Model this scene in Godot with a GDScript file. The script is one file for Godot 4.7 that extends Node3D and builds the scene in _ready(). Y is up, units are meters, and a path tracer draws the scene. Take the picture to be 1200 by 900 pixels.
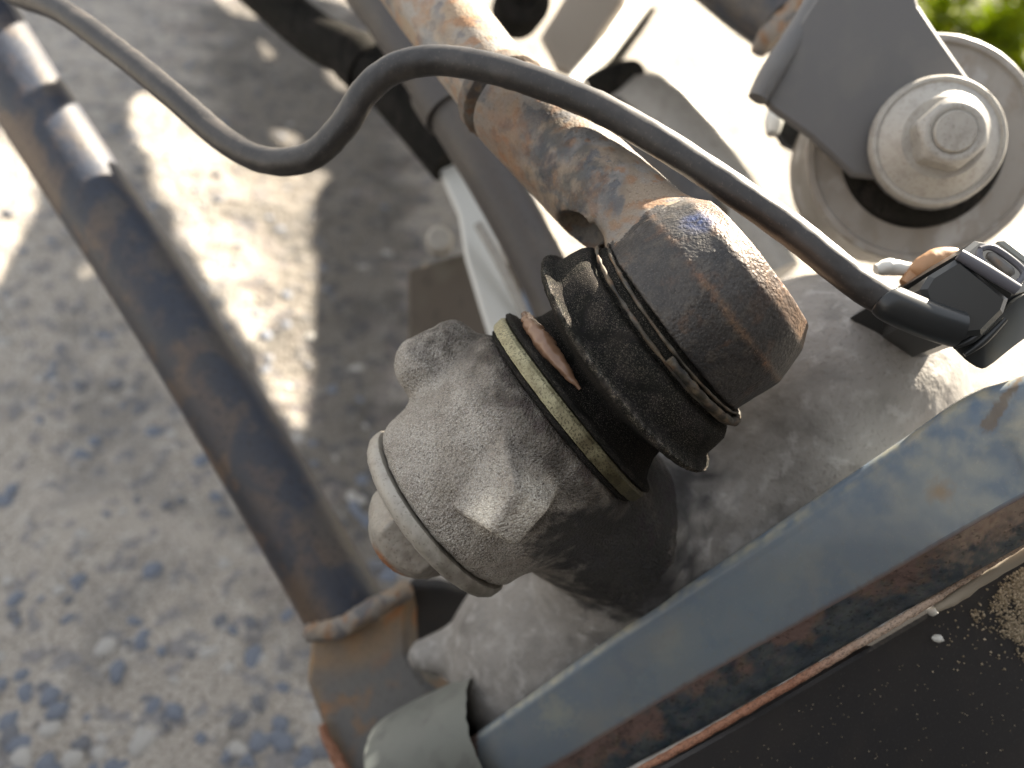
extends Node3D
# A close view of a worn ball joint on a small vehicle: everything is laid out in millimetres in the frame of the
# camera's lens (x right, y up, z towards the viewer) and turned into world metres when a mesh is made.

const FOV := 53.0
var cam_at := Transform3D()
var focal := 0.0
var used := {}
var noise_a := FastNoiseLite.new()
var noise_b := FastNoiseLite.new()
var M := {}

# ---------------------------------------------------------------- naming
func numbered(called: String) -> String:
	if not used.has(called):
		used[called] = 0
		return called
	used[called] += 1
	return "%s_%03d" % [called, used[called]]

func tag(o: Node, label: String, category := "", group := "", kind := "") -> void:
	if label: o.set_meta("label", label)
	if category: o.set_meta("category", category)
	if group: o.set_meta("group", group)
	if kind: o.set_meta("kind", kind)

func thing(called: String, label: String, category: String, base_mm: Vector3, group := "") -> Node3D:
	var o := Node3D.new()
	o.name = numbered(called)
	add_child(o)
	o.position = world(base_mm)
	tag(o, label, category, group)
	return o

# ---------------------------------------------------------------- places
func q(px: float, py: float, d: float) -> Vector3:
	return Vector3((px - 600.0) / focal * d, -(py - 450.0) / focal * d, -d)

func world(p: Vector3) -> Vector3:
	return cam_at * (p * 0.001)

func smoothmin(a: float, b: float, k: float) -> float:
	var h := maxf(k - absf(a - b), 0.0) / k
	return minf(a, b) - h * h * k * 0.25

func smoothmax(a: float, b: float, k: float) -> float:
	return -smoothmin(-a, -b, k)

func capsule(p: Vector3, a: Vector3, b: Vector3, ra: float, rb: float) -> float:
	var ab := b - a
	var t := clampf((p - a).dot(ab) / ab.length_squared(), 0.0, 1.0)
	return (p - a - ab * t).length() - lerpf(ra, rb, t)

# ---------------------------------------------------------------- meshes: {v, n, i, c, uv} in lens millimetres
func blank() -> Dictionary:
	return {"v": PackedVector3Array(), "n": PackedVector3Array(), "i": PackedInt32Array(), "c": PackedColorArray(), "uv": PackedVector2Array()}

func join(a: Dictionary, b: Dictionary) -> Dictionary:
	var k: int = a.v.size()
	a.v.append_array(b.v)
	a.n.append_array(b.n)
	a.uv.append_array(b.uv)
	for i in b.i:
		a.i.append(i + k)
	return a

func commit(called: String, m: Dictionary, material: Material, parent: Node = self, paint = null, in_world := false) -> MeshInstance3D:
	var o := MeshInstance3D.new()
	o.name = called if parent != self else numbered(called)
	var count: int = m.v.size()
	var colors := PackedColorArray()
	colors.resize(count)
	for k in count:
		# vertex colours hold 0 to 1: painted meshes store a quarter and their material gives it back
		colors[k] = paint.call(m.v[k], m.n[k]) * 0.25 if paint != null else Color.WHITE
	var v := PackedVector3Array()
	var n := PackedVector3Array()
	v.resize(count)
	n.resize(count)
	var origin := Vector3.ZERO
	var up: Node = parent
	while up != self and up != null:
		origin += up.position
		up = up.get_parent()
	var base := Vector3.ZERO
	if parent == self and count:
		base = m.v[0] if in_world else world(m.v[0])
		o.position = base
	for k in count:
		v[k] = (m.v[k] if in_world else world(m.v[k])) - origin - base
		n[k] = (m.n[k] if in_world else cam_at.basis * m.n[k]).normalized()
	var index: PackedInt32Array = m.i
	for t in range(0, index.size(), 3):
		var a := index[t]
		var b := index[t + 1]
		var c := index[t + 2]
		if (v[b] - v[a]).cross(v[c] - v[a]).dot(n[a] + n[b] + n[c]) > 0.0:
			index[t + 1] = c
			index[t + 2] = b
	var arrays := []
	arrays.resize(Mesh.ARRAY_MAX)
	arrays[Mesh.ARRAY_VERTEX] = v
	arrays[Mesh.ARRAY_NORMAL] = n
	arrays[Mesh.ARRAY_COLOR] = colors
	if m.uv.size() == count:
		arrays[Mesh.ARRAY_TEX_UV] = m.uv
	arrays[Mesh.ARRAY_INDEX] = index
	var mesh := ArrayMesh.new()
	mesh.add_surface_from_arrays(Mesh.PRIMITIVE_TRIANGLES, arrays)
	o.mesh = mesh
	o.material_override = material if paint == null else painted(material)
	parent.add_child(o, true)
	return o

var painted_of := {}

func painted(material: StandardMaterial3D) -> StandardMaterial3D:
	if not painted_of.has(material):
		var p: StandardMaterial3D = material.duplicate()
		var c := material.albedo_color.srgb_to_linear()
		p.albedo_color = Color(c.r * 4.0, c.g * 4.0, c.b * 4.0).linear_to_srgb()
		painted_of[material] = p
	return painted_of[material]

func side_frame(axis: Vector3) -> Array:
	var u := axis.cross(Vector3.UP if absf(axis.y) < 0.9 else Vector3.RIGHT).normalized()
	return [u, axis.cross(u).normalized()]

# turned shape: profile points (along the axis, radius); sharp profile corners get two rows of vertices
func lathe(at: Vector3, axis: Vector3, profile: Array, sides := 96, wobble := 0.0, a0 := 0.0, a1 := TAU) -> Dictionary:
	var m := blank()
	var f := side_frame(axis)
	var rows := []
	for k in profile.size():
		var before := Vector2.ZERO
		var after := Vector2.ZERO
		if k > 0: before = (profile[k] - profile[k - 1]).normalized()
		if k < profile.size() - 1: after = (profile[k + 1] - profile[k]).normalized()
		if before == Vector2.ZERO: before = after
		if after == Vector2.ZERO: after = before
		if before.dot(after) < 0.75:
			rows.append([profile[k], before, false])
			rows.append([profile[k], after, true])
		else:
			rows.append([profile[k], (before + after).normalized(), true])
	var starts := []
	for row in rows:
		starts.append(m.v.size())
		for j in sides + 1:
			var w := lerpf(a0, a1, float(j) / sides)
			var out: Vector3 = f[0] * cos(w) + f[1] * sin(w)
			var d: Vector2 = row[1]
			var r: float = row[0].y
			var s: float = row[0].x
			var p: Vector3 = at + axis * s + out * r
			if wobble > 0.0:
				p += (out * noise_a.get_noise_3dv(p * 1.0) + axis * noise_b.get_noise_3dv(p * 0.7)) * wobble
			m.v.append(p)
			m.n.append((out * d.x - axis * d.y).normalized())
	for k in rows.size() - 1:
		if not rows[k][2]: continue
		for j in sides:
			var a: int = starts[k] + j
			var b: int = starts[k + 1] + j
			m.i.append_array([a, a + 1, b, a + 1, b + 1, b])
	# profiles are listed with the solid below them, so the outside normal is (-dr, ds) turned: fix the sign by the first wide row
	return m

func refit(m: Dictionary) -> Dictionary:
	# smooth normals from the faces, each side outwards as wound in the index order given
	var n := PackedVector3Array()
	n.resize(m.v.size())
	for t in range(0, m.i.size(), 3):
		var a: int = m.i[t]
		var b: int = m.i[t + 1]
		var c: int = m.i[t + 2]
		var x: Vector3 = (m.v[b] - m.v[a]).cross(m.v[c] - m.v[a])
		n[a] += x
		n[b] += x
		n[c] += x
	for k in n.size():
		n[k] = n[k].normalized() if n[k].length() > 0.0 else Vector3.UP
	m.n = n
	return m

func smooth_path(points: Array, steps := 8) -> Array:
	# Catmull-Rom through Vector4 (place, radius)
	var out := []
	for k in points.size() - 1:
		var p0: Vector4 = points[maxi(k - 1, 0)]
		var p1: Vector4 = points[k]
		var p2: Vector4 = points[k + 1]
		var p3: Vector4 = points[mini(k + 2, points.size() - 1)]
		for j in steps:
			var t := float(j) / steps
			out.append(0.5 * ((2.0 * p1) + (p2 - p0) * t + (2.0 * p0 - 5.0 * p1 + 4.0 * p2 - p3) * t * t + (3.0 * p1 - p0 - 3.0 * p2 + p3) * t * t * t))
	out.append(points[-1])
	return out

func q4(px: float, py: float, d: float, r: float) -> Vector4:
	var p := q(px, py, d)
	return Vector4(p.x, p.y, p.z, r)

func tube(path: Array, sides := 40, wobble := 0.0, squash := 1.0, caps := true) -> Dictionary:
	var m := blank()
	var u := Vector3.ZERO
	var rows: int = path.size()
	for k in rows:
		var here: Vector4 = path[k]
		var a: Vector4 = path[maxi(k - 1, 0)]
		var b: Vector4 = path[mini(k + 1, rows - 1)]
		var dir := Vector3(b.x - a.x, b.y - a.y, b.z - a.z).normalized()
		if k == 0: u = side_frame(dir)[0]
		u = (u - dir * u.dot(dir)).normalized()
		var w := dir.cross(u)
		for j in sides:
			var t := TAU * j / sides
			var out := u * cos(t) + w * sin(t) * squash
			var p := Vector3(here.x, here.y, here.z) + out * here.w
			if wobble > 0.0: p += out * wobble * noise_a.get_noise_3dv(p)
			m.v.append(p)
			m.n.append(out)
	for k in rows - 1:
		for j in sides:
			var a := k * sides + j
			var b := k * sides + (j + 1) % sides
			m.i.append_array([a, b, a + sides, b, b + sides, a + sides])
	refit(m)
	# outward test against the first ring's centre
	var c0 := Vector3(path[0].x, path[0].y, path[0].z)
	if m.n[0].dot(m.v[0] - c0) < 0.0:
		for k in m.n.size(): m.n[k] = -m.n[k]
	if caps:
		for end in [0, rows - 1]:
			var here: Vector4 = path[end]
			var other: Vector4 = path[1 if end == 0 else rows - 2]
			var dir := Vector3(here.x - other.x, here.y - other.y, here.z - other.z).normalized()
			var k0: int = m.v.size()
			m.v.append(Vector3(here.x, here.y, here.z))
			m.n.append(dir)
			for j in sides:
				m.v.append(m.v[end * sides + j])
				m.n.append(dir)
			for j in sides:
				m.i.append_array([k0, k0 + 1 + j, k0 + 1 + (j + 1) % sides])
	return m

func inset(poly: PackedVector2Array, by: float) -> PackedVector2Array:
	var out := PackedVector2Array()
	var turn := -1.0 if Geometry2D.is_polygon_clockwise(poly) else 1.0
	for k in poly.size():
		var a := (poly[k] - poly[k - 1]).normalized()
		var b := (poly[(k + 1) % poly.size()] - poly[k]).normalized()
		var na := Vector2(-a.y, a.x) * turn
		var nb := Vector2(-b.y, b.x) * turn
		var mid := (na + nb)
		var s := by / maxf(1.0 + na.dot(nb), 0.5)
		out.append(poly[k] + mid * s)
	return out

func face(m: Dictionary, a: Vector3, b: Vector3, c: Vector3, outward: Vector3) -> void:
	var n := (b - a).cross(c - a).normalized()
	if n.dot(outward) < 0.0: n = -n
	var k: int = m.v.size()
	m.v.append_array([a, b, c])
	m.n.append_array([n, n, n])
	m.i.append_array([k, k + 1, k + 2])

# a plate cut to an outline: 2D millimetres in the plane (at, u, w), thick along -n, with chamfered front and back edges
func plate(at: Vector3, u: Vector3, w: Vector3, poly: PackedVector2Array, thick: float, bevel := 0.4) -> Dictionary:
	var m := blank()
	var n := u.cross(w).normalized()
	var rim := inset(poly, bevel)
	var put := func(p: Vector2, depth: float) -> Vector3: return at + u * p.x + w * p.y - n * depth
	var tris := Geometry2D.triangulate_polygon(rim)
	for t in range(0, tris.size(), 3):
		face(m, put.call(rim[tris[t]], 0.0), put.call(rim[tris[t + 1]], 0.0), put.call(rim[tris[t + 2]], 0.0), n)
		face(m, put.call(rim[tris[t]], thick), put.call(rim[tris[t + 1]], thick), put.call(rim[tris[t + 2]], thick), -n)
	var middle := Vector2.ZERO
	for p in poly: middle += p / poly.size()
	var turn := -1.0 if Geometry2D.is_polygon_clockwise(poly) else 1.0
	for k in poly.size():
		var j := (k + 1) % poly.size()
		var e := (poly[j] - poly[k]).normalized()
		var out2 := Vector2(e.y, -e.x) * turn
		var out := u * out2.x + w * out2.y
		var rows := [[rim, 0.0], [poly, bevel], [poly, thick - bevel], [rim, thick]]
		for r in 3:
			var lift: Vector3 = out + n * (1.0 - r) * 0.7
			var a: Vector3 = put.call(rows[r][0][k], rows[r][1])
			var b: Vector3 = put.call(rows[r][0][j], rows[r][1])
			var c: Vector3 = put.call(rows[r + 1][0][k], rows[r + 1][1])
			var d: Vector3 = put.call(rows[r + 1][0][j], rows[r + 1][1])
			face(m, a, b, c, lift)
			face(m, b, d, c, lift)
	return m

# the same with the outline given as picture places on the plane through `at` with normal n
func cut_plate(outline: Array, d: float, tilt: Vector2, thick: float, bevel := 0.4) -> Dictionary:
	var n := Vector3(tilt.x, tilt.y, 1.0).normalized()
	var middle := Vector2.ZERO
	for p in outline: middle += Vector2(p[0], p[1]) / outline.size()
	var at := q(middle.x, middle.y, d)
	var u := Vector3.RIGHT
	u = (u - n * u.dot(n)).normalized()
	var w := n.cross(u)
	var poly := PackedVector2Array()
	for p in outline:
		var ray := q(p[0], p[1], 1.0)
		var hit := ray * (at.dot(n) / ray.dot(n))
		poly.append(Vector2((hit - at).dot(u), (hit - at).dot(w)))
	return plate(at, u, w, poly, thick, bevel)

func loft(rings: Array, closed := true, caps := true) -> Dictionary:
	var m := blank()
	var many: int = rings[0].size()
	for ring in rings:
		for p in ring:
			m.v.append(p)
			m.n.append(Vector3.UP)
	var last := many if closed else many - 1
	for k in rings.size() - 1:
		for j in last:
			var a := k * many + j
			var b := k * many + (j + 1) % many
			m.i.append_array([a, b, a + many, b, b + many, a + many])
	refit(m)
	var middle := Vector3.ZERO
	for p in rings[0]: middle += p / many
	var outside := 0.0
	for j in many: outside += m.n[j].dot(rings[0][j] - middle)
	if outside < 0.0:
		for k in m.n.size(): m.n[k] = -m.n[k]
	if caps and closed:
		for end in [0, rings.size() - 1]:
			var c := Vector3.ZERO
			for p in rings[end]: c += p / many
			var o: Vector3 = c
			for p in rings[1 if end == 0 else rings.size() - 2]: o -= p / many
			for j in many:
				face(m, c, rings[end][j], rings[end][(j + 1) % many], o)
	return m

# round a closed ring's corners by cutting them
func chaikin(ring: Array, ratio := 0.2, times := 2) -> Array:
	var r := ring
	for t in times:
		var out := []
		for k in r.size():
			var a = r[k]
			var b = r[(k + 1) % r.size()]
			out.append(a.lerp(b, ratio if t == 0 else 0.25))
			out.append(a.lerp(b, 1.0 - (ratio if t == 0 else 0.25)))
		r = out
	return r

# surface nets over a distance field
func nets(f: Callable, lo: Vector3, hi: Vector3, cell: float) -> Dictionary:
	var m := blank()
	var nx := int(ceil((hi.x - lo.x) / cell / 4.0)) * 4
	var ny := int(ceil((hi.y - lo.y) / cell / 4.0)) * 4
	var nz := int(ceil((hi.z - lo.z) / cell / 4.0)) * 4
	var val := PackedFloat32Array()
	val.resize(nx * ny * nz)
	var reach := cell * 4.0 * 1.3
	for bz in range(0, nz, 4):
		for by in range(0, ny, 4):
			for bx in range(0, nx, 4):
				var d: float = f.call(lo + Vector3(bx + 1.5, by + 1.5, bz + 1.5) * cell)
				var near := absf(d) < reach
				for z in range(bz, bz + 4):
					for y in range(by, by + 4):
						for x in range(bx, bx + 4):
							val[(z * ny + y) * nx + x] = f.call(lo + Vector3(x, y, z) * cell) if near else d
	var ids := PackedInt32Array()
	ids.resize(nx * ny * nz)
	ids.fill(-1)
	var sx := 1
	var sy := nx
	var sz := nx * ny
	var corner := [0, sx, sy, sx + sy, sz, sx + sz, sy + sz, sx + sy + sz]
	var spot := [Vector3(0, 0, 0), Vector3(1, 0, 0), Vector3(0, 1, 0), Vector3(1, 1, 0), Vector3(0, 0, 1), Vector3(1, 0, 1), Vector3(0, 1, 1), Vector3(1, 1, 1)]
	var edges := [[0, 1], [2, 3], [4, 5], [6, 7], [0, 2], [1, 3], [4, 6], [5, 7], [0, 4], [1, 5], [2, 6], [3, 7]]
	for z in nz - 1:
		for y in ny - 1:
			var row := (z * ny + y) * nx
			for x in nx - 1:
				var at := row + x
				if absf(val[at]) > cell * 2.0: continue
				var inside := 0
				for k in 8:
					if val[at + corner[k]] < 0.0: inside += 1
				if inside == 0 or inside == 8: continue
				var sum := Vector3.ZERO
				var hits := 0
				for e in edges:
					var a := val[at + corner[e[0]]]
					var b := val[at + corner[e[1]]]
					if (a < 0.0) != (b < 0.0):
						sum += spot[e[0]].lerp(spot[e[1]], a / (a - b))
						hits += 1
				ids[at] = m.v.size()
				var p := lo + (Vector3(x, y, z) + sum / hits) * cell
				var h := cell * 0.5
				var c: float = f.call(p)
				var g := Vector3(f.call(p + Vector3(h, 0, 0)) - c, f.call(p + Vector3(0, h, 0)) - c, f.call(p + Vector3(0, 0, h)) - c)
				if g.length() > 0.0: g = g.normalized()
				m.v.append(p - g * c * 0.8)
				m.n.append(g)
	for z in range(1, nz - 1):
		for y in range(1, ny - 1):
			for x in range(1, nx - 1):
				var at := (z * ny + y) * nx + x
				if ids[at] < 0 : continue
				var s := val[at] < 0.0
				if s != (val[at + sx] < 0.0): quad(m, ids, at, at - sy, at - sy - sz, at - sz)
				if s != (val[at + sy] < 0.0): quad(m, ids, at, at - sx, at - sx - sz, at - sz)
				if s != (val[at + sz] < 0.0): quad(m, ids, at, at - sx, at - sx - sy, at - sy)
	return m

func quad(m: Dictionary, ids: PackedInt32Array, a: int, b: int, c: int, d: int) -> void:
	if ids[a] < 0 or ids[b] < 0 or ids[c] < 0 or ids[d] < 0: return
	m.i.append_array([ids[a], ids[b], ids[c], ids[a], ids[c], ids[d]])

# ---------------------------------------------------------------- textures
func field(freq: float, size: int, seed_: int, kind := FastNoiseLite.TYPE_SIMPLEX_SMOOTH, octaves := 3, warp := 0.0) -> PackedByteArray:
	var n := FastNoiseLite.new()
	n.seed = seed_
	n.noise_type = kind
	n.frequency = freq / size
	n.fractal_octaves = octaves
	n.fractal_type = FastNoiseLite.FRACTAL_FBM if octaves > 1 else FastNoiseLite.FRACTAL_NONE
	if kind == FastNoiseLite.TYPE_CELLULAR:
		n.cellular_return_type = FastNoiseLite.RETURN_DISTANCE
	if warp > 0.0:
		n.domain_warp_enabled = true
		n.domain_warp_amplitude = warp
		n.domain_warp_frequency = freq / size * 1.5
	var im := n.get_seamless_image(size, size)
	im.convert(Image.FORMAT_L8)
	return im.get_data()

# base colour and layers [noise field, low, high, colour, strength], colours linear; the texture is stored as sRGB
func layered(size: int, base: Color, layers: Array) -> ImageTexture:
	var bytes := PackedByteArray()
	bytes.resize(size * size * 3)
	var curve := PackedByteArray()
	curve.resize(1025)
	for k in 1025:
		curve[k] = int(clampf(Color(k / 1024.0, 0, 0).linear_to_srgb().r, 0.0, 1.0) * 255.0 + 0.5)
	for k in size * size:
		var r := base.r
		var g := base.g
		var b := base.b
		for l in layers:
			var t: float = clampf((l[0][k] / 255.0 - l[1]) / (l[2] - l[1]), 0.0, 1.0)
			if t <= 0.0: continue
			t = t * t * (3.0 - 2.0 * t) * l[4]
			var c: Color = l[3]
			r += (c.r - r) * t
			g += (c.g - g) * t
			b += (c.b - b) * t
		bytes[k * 3] = curve[int(clampf(r, 0.0, 1.0) * 1024.0)]
		bytes[k * 3 + 1] = curve[int(clampf(g, 0.0, 1.0) * 1024.0)]
		bytes[k * 3 + 2] = curve[int(clampf(b, 0.0, 1.0) * 1024.0)]
	return ImageTexture.create_from_image(Image.create_from_data(size, size, false, Image.FORMAT_RGB8, bytes))

# a height or roughness map: sum of fields [field, weight], weights may be negative
func relief(size: int, start: float, layers: Array) -> ImageTexture:
	var bytes := PackedByteArray()
	bytes.resize(size * size)
	for k in size * size:
		var h := start
		for l in layers: h += (l[0][k] / 255.0) * l[1]
		bytes[k] = int(clampf(h, 0.0, 1.0) * 255.0)
	return ImageTexture.create_from_image(Image.create_from_data(size, size, false, Image.FORMAT_L8, bytes))

func stuff_of(called: String, albedo: Texture2D, tile_mm: float, rough: float, bump: Texture2D = null, bump_mm := 0.0, metal := 0.0, rough_map: Texture2D = null, spec := 0.5) -> StandardMaterial3D:
	var m := StandardMaterial3D.new()
	m.resource_name = called
	m.vertex_color_use_as_albedo = true
	if albedo: m.albedo_texture = albedo
	m.uv1_triplanar = true
	m.uv1_scale = Vector3.ONE * (1000.0 / tile_mm)
	m.uv1_triplanar_sharpness = 4.0
	m.roughness = rough
	m.metallic = metal
	m.metallic_specular = spec
	if rough_map:
		m.roughness_texture = rough_map
		m.roughness_texture_channel = BaseMaterial3D.TEXTURE_CHANNEL_RED
	if bump:
		m.heightmap_enabled = true
		m.heightmap_texture = bump
		m.heightmap_scale = bump_mm * 0.1
	M[called] = m
	return m

func flat_color(called: String, c: Color, rough: float, metal := 0.0) -> StandardMaterial3D:
	var m := stuff_of(called, null, 40.0, rough, null, 0.0, metal)
	m.albedo_color = c.linear_to_srgb()
	return m

func n01(p: Vector3, size_mm: float, seed_shift := 0.0) -> float:
	return clampf(noise_b.get_noise_3dv(p / size_mm + Vector3(seed_shift, seed_shift * 0.7, -seed_shift)) * 0.9 + 0.5, 0.0, 1.0)

func make_materials() -> void:
	var s := 512
	var fine := field(46.0, s, 11, FastNoiseLite.TYPE_SIMPLEX_SMOOTH, 3)
	var grain := field(90.0, s, 12, FastNoiseLite.TYPE_SIMPLEX, 2)
	var pits := field(60.0, s, 13, FastNoiseLite.TYPE_CELLULAR, 1, 6.0)
	var mid := field(9.0, s, 14, FastNoiseLite.TYPE_SIMPLEX_SMOOTH, 5, 14.0)
	var broad := field(3.5, s, 15, FastNoiseLite.TYPE_SIMPLEX_SMOOTH, 5, 30.0)
	var broad2 := field(4.5, s, 16, FastNoiseLite.TYPE_SIMPLEX_SMOOTH, 6, 30.0)
	var fleck := field(30.0, s, 17, FastNoiseLite.TYPE_SIMPLEX, 4, 8.0)
	# cast aluminium, sand-rough and grimy
	var c := layered(s, Color(0.33, 0.3, 0.258), [[broad, 0.45, 0.85, Color(0.22, 0.195, 0.165), 0.9], [mid, 0.55, 0.9, Color(0.42, 0.39, 0.345), 0.75], [fine, 0.6, 0.8, Color(0.085, 0.068, 0.052), 0.8], [fleck, 0.7, 0.82, Color(0.05, 0.038, 0.03), 0.85], [grain, 0.62, 0.84, Color(0.72, 0.69, 0.63), 0.85]])
	stuff_of("cast", c, 30.0, 0.62, relief(s, 0.2, [[fine, 0.5], [grain, 0.35], [fleck, -0.3], [mid, 0.2]]), 0.85)
	c = layered(s, Color(0.25, 0.235, 0.215), [[broad, 0.45, 0.85, Color(0.15, 0.14, 0.128), 0.85], [mid, 0.55, 0.85, Color(0.36, 0.345, 0.325), 0.8], [fleck, 0.7, 0.86, Color(0.1, 0.08, 0.07), 0.35]])
	stuff_of("cast_far", c, 55.0, 0.6, relief(s, 0.2, [[mid, 0.5], [fine, 0.2]]), 0.5)
	c = layered(s, Color(0.37, 0.35, 0.315), [[mid, 0.5, 0.9, Color(0.28, 0.26, 0.23), 0.7], [fleck, 0.72, 0.86, Color(0.12, 0.095, 0.075), 0.55], [broad2, 0.6, 0.9, Color(0.23, 0.205, 0.175), 0.6]])
	stuff_of("zinc", c, 38.0, 0.5, relief(s, 0.4, [[fine, 0.08], [mid, 0.1]]), 0.1, 0.15)
	# black rubber, dusty
	c = layered(s, Color(0.010, 0.0098, 0.0096), [[broad, 0.5, 0.8, Color(0.02, 0.018, 0.0165), 0.8], [grain, 0.8, 0.9, Color(0.34, 0.3, 0.25), 0.8], [fleck, 0.76, 0.88, Color(0.08, 0.07, 0.055), 0.6]])
	stuff_of("rubber", c, 26.0, 0.88, relief(s, 0.3, [[grain, 0.4], [fine, 0.3]]), 0.16)
	# forged steel, grease and rust
	c = layered(s, Color(0.05, 0.046, 0.043), [[broad, 0.4, 0.75, Color(0.027, 0.026, 0.026), 0.8], [mid, 0.55, 0.85, Color(0.085, 0.073, 0.06), 0.7], [broad2, 0.68, 0.84, Color(0.13, 0.07, 0.04), 0.4], [fleck, 0.66, 0.8, Color(0.02, 0.015, 0.013), 0.8], [grain, 0.75, 0.95, Color(0.33, 0.3, 0.26), 0.5]])
	stuff_of("forged", c, 34.0, 0.5, relief(s, 0.2, [[fine, 0.4], [mid, 0.35], [fleck, -0.2], [grain, 0.1]]), 0.26, 0.25)
	# rusted tube with scraps of dark paint
	c = layered(s, Color(0.225, 0.17, 0.12), [[broad, 0.42, 0.6, Color(0.2, 0.183, 0.163), 0.9], [mid, 0.55, 0.78, Color(0.22, 0.11, 0.05), 0.75], [broad2, 0.62, 0.72, Color(0.075, 0.08, 0.09), 0.8], [fine, 0.66, 0.85, Color(0.09, 0.06, 0.04), 0.6], [grain, 0.74, 0.95, Color(0.44, 0.38, 0.3), 0.5]])
	stuff_of("rust", c, 46.0, 0.68, relief(s, 0.25, [[fine, 0.3], [mid, 0.3], [broad2, -0.15]]), 0.3)
	# grey-blue painted rail
	c = layered(s, Color(0.15, 0.172, 0.195), [[broad, 0.45, 0.85, Color(0.185, 0.195, 0.195), 0.8], [broad2, 0.55, 0.85, Color(0.12, 0.15, 0.19), 0.7], [fleck, 0.74, 0.85, Color(0.16, 0.16, 0.15), 0.35], [grain, 0.86, 0.97, Color(0.26, 0.26, 0.25), 0.5]])
	stuff_of("rail_paint", c, 70.0, 0.36, relief(s, 0.45, [[grain, 0.06], [mid, 0.06]]), 0.08, 0.0, relief(s, 0.42, [[broad, 0.2], [mid, 0.2]]))
	c = layered(s, Color(0.8, 0.8, 0.8), [[mid, 0.5, 0.85, Color(0.45, 0.45, 0.45), 0.8], [fine, 0.62, 0.85, Color(1.0, 0.97, 0.92), 0.8], [fleck, 0.7, 0.85, Color(0.2, 0.18, 0.17), 0.7], [broad2, 0.6, 0.85, Color(0.95, 0.9, 0.85), 0.6]])
	stuff_of("rail_rust", c, 60.0, 0.55, relief(s, 0.3, [[fine, 0.3], [mid, 0.3]]), 0.25)
	c = layered(s, Color(0.34, 0.165, 0.1), [[mid, 0.5, 0.8, Color(0.24, 0.1, 0.055), 0.8], [fleck, 0.62, 0.78, Color(0.05, 0.03, 0.02), 0.8]])
	stuff_of("edge_rust", c, 22.0, 0.7, relief(s, 0.2, [[fine, 0.4], [fleck, -0.3]]), 0.4)
	c = layered(s, Color(0.0185, 0.0175, 0.018), [[broad, 0.5, 0.85, Color(0.028, 0.024, 0.022), 0.8], [grain, 0.85, 0.97, Color(0.16, 0.15, 0.14), 0.5]])
	stuff_of("tray", c, 60.0, 0.6, relief(s, 0.4, [[fine, 0.15]]), 0.1)
	# navy paint with brown dust, on the frame tube behind
	c = layered(s, Color(0.024, 0.03, 0.043), [[broad, 0.45, 0.7, Color(0.084, 0.067, 0.05), 0.85], [mid, 0.55, 0.85, Color(0.075, 0.06, 0.05), 0.6], [fleck, 0.68, 0.84, Color(0.015, 0.015, 0.016), 0.7]])
	stuff_of("navy", c, 90.0, 0.5, relief(s, 0.3, [[mid, 0.3], [fine, 0.2]]), 0.3)
	c = layered(s, Color(0.125, 0.122, 0.118), [[broad, 0.45, 0.8, Color(0.15, 0.138, 0.12), 0.8], [broad2, 0.62, 0.8, Color(0.25, 0.13, 0.05), 0.8], [fleck, 0.7, 0.85, Color(0.05, 0.045, 0.04), 0.5]])
	stuff_of("gusset_green", layered(s, Color(0.14, 0.147, 0.13), [[broad, 0.45, 0.8, Color(0.18, 0.185, 0.165), 0.8], [mid, 0.6, 0.85, Color(0.09, 0.09, 0.085), 0.6]]), 80.0, 0.55)
	stuff_of("gusset", c, 80.0, 0.6, relief(s, 0.3, [[mid, 0.3], [fine, 0.2]]), 0.3)
	c = layered(s, Color(0.11, 0.108, 0.107), [[broad, 0.5, 0.9, Color(0.135, 0.13, 0.122), 0.8], [grain, 0.84, 0.97, Color(0.2, 0.19, 0.18), 0.4]])
	stuff_of("grey_plate", c, 60.0, 0.5, relief(s, 0.4, [[fine, 0.12]]), 0.1)
	c = layered(s, Color(0.29, 0.268, 0.24), [[broad, 0.45, 0.8, Color(0.22, 0.2, 0.172), 0.8], [broad2, 0.6, 0.8, Color(0.4, 0.39, 0.38), 0.8], [mid, 0.6, 0.85, Color(0.23, 0.19, 0.15), 0.6]])
	stuff_of("bush_steel", c, 60.0, 0.5, relief(s, 0.3, [[mid, 0.3], [fine, 0.1]]), 0.2)
	c = layered(s, Color(0.028, 0.026, 0.025), [[broad, 0.5, 0.85, Color(0.06, 0.053, 0.047), 0.8], [mid, 0.6, 0.9, Color(0.05, 0.044, 0.04), 0.6], [fleck, 0.76, 0.88, Color(0.12, 0.1, 0.08), 0.4]])
	stuff_of("cable", c, 40.0, 0.42, relief(s, 0.4, [[fine, 0.12]]), 0.08)
	c = layered(s, Color(0.1, 0.082, 0.062), [[broad, 0.5, 0.85, Color(0.13, 0.11, 0.085), 0.8], [mid, 0.6, 0.85, Color(0.07, 0.056, 0.045), 0.6]])
	stuff_of("dusty_brown", c, 90.0, 0.8)
	c = layered(s, Color(0.055, 0.049, 0.045), [[broad, 0.5, 0.85, Color(0.078, 0.067, 0.056), 0.8], [fleck, 0.7, 0.85, Color(0.03, 0.027, 0.025), 0.5]])
	stuff_of("bar_grey", c, 90.0, 0.55)
	# concrete with worn aggregate
	var g := 1024
	var gb := field(6.0, g, 31, FastNoiseLite.TYPE_SIMPLEX_SMOOTH, 6, 30.0)
	var gm := field(24.0, g, 32, FastNoiseLite.TYPE_SIMPLEX_SMOOTH, 4, 20.0)
	var gf := field(130.0, g, 33, FastNoiseLite.TYPE_SIMPLEX, 2)
	var gs := field(22.0, g, 34, FastNoiseLite.TYPE_SIMPLEX, 3, 24.0)
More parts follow.
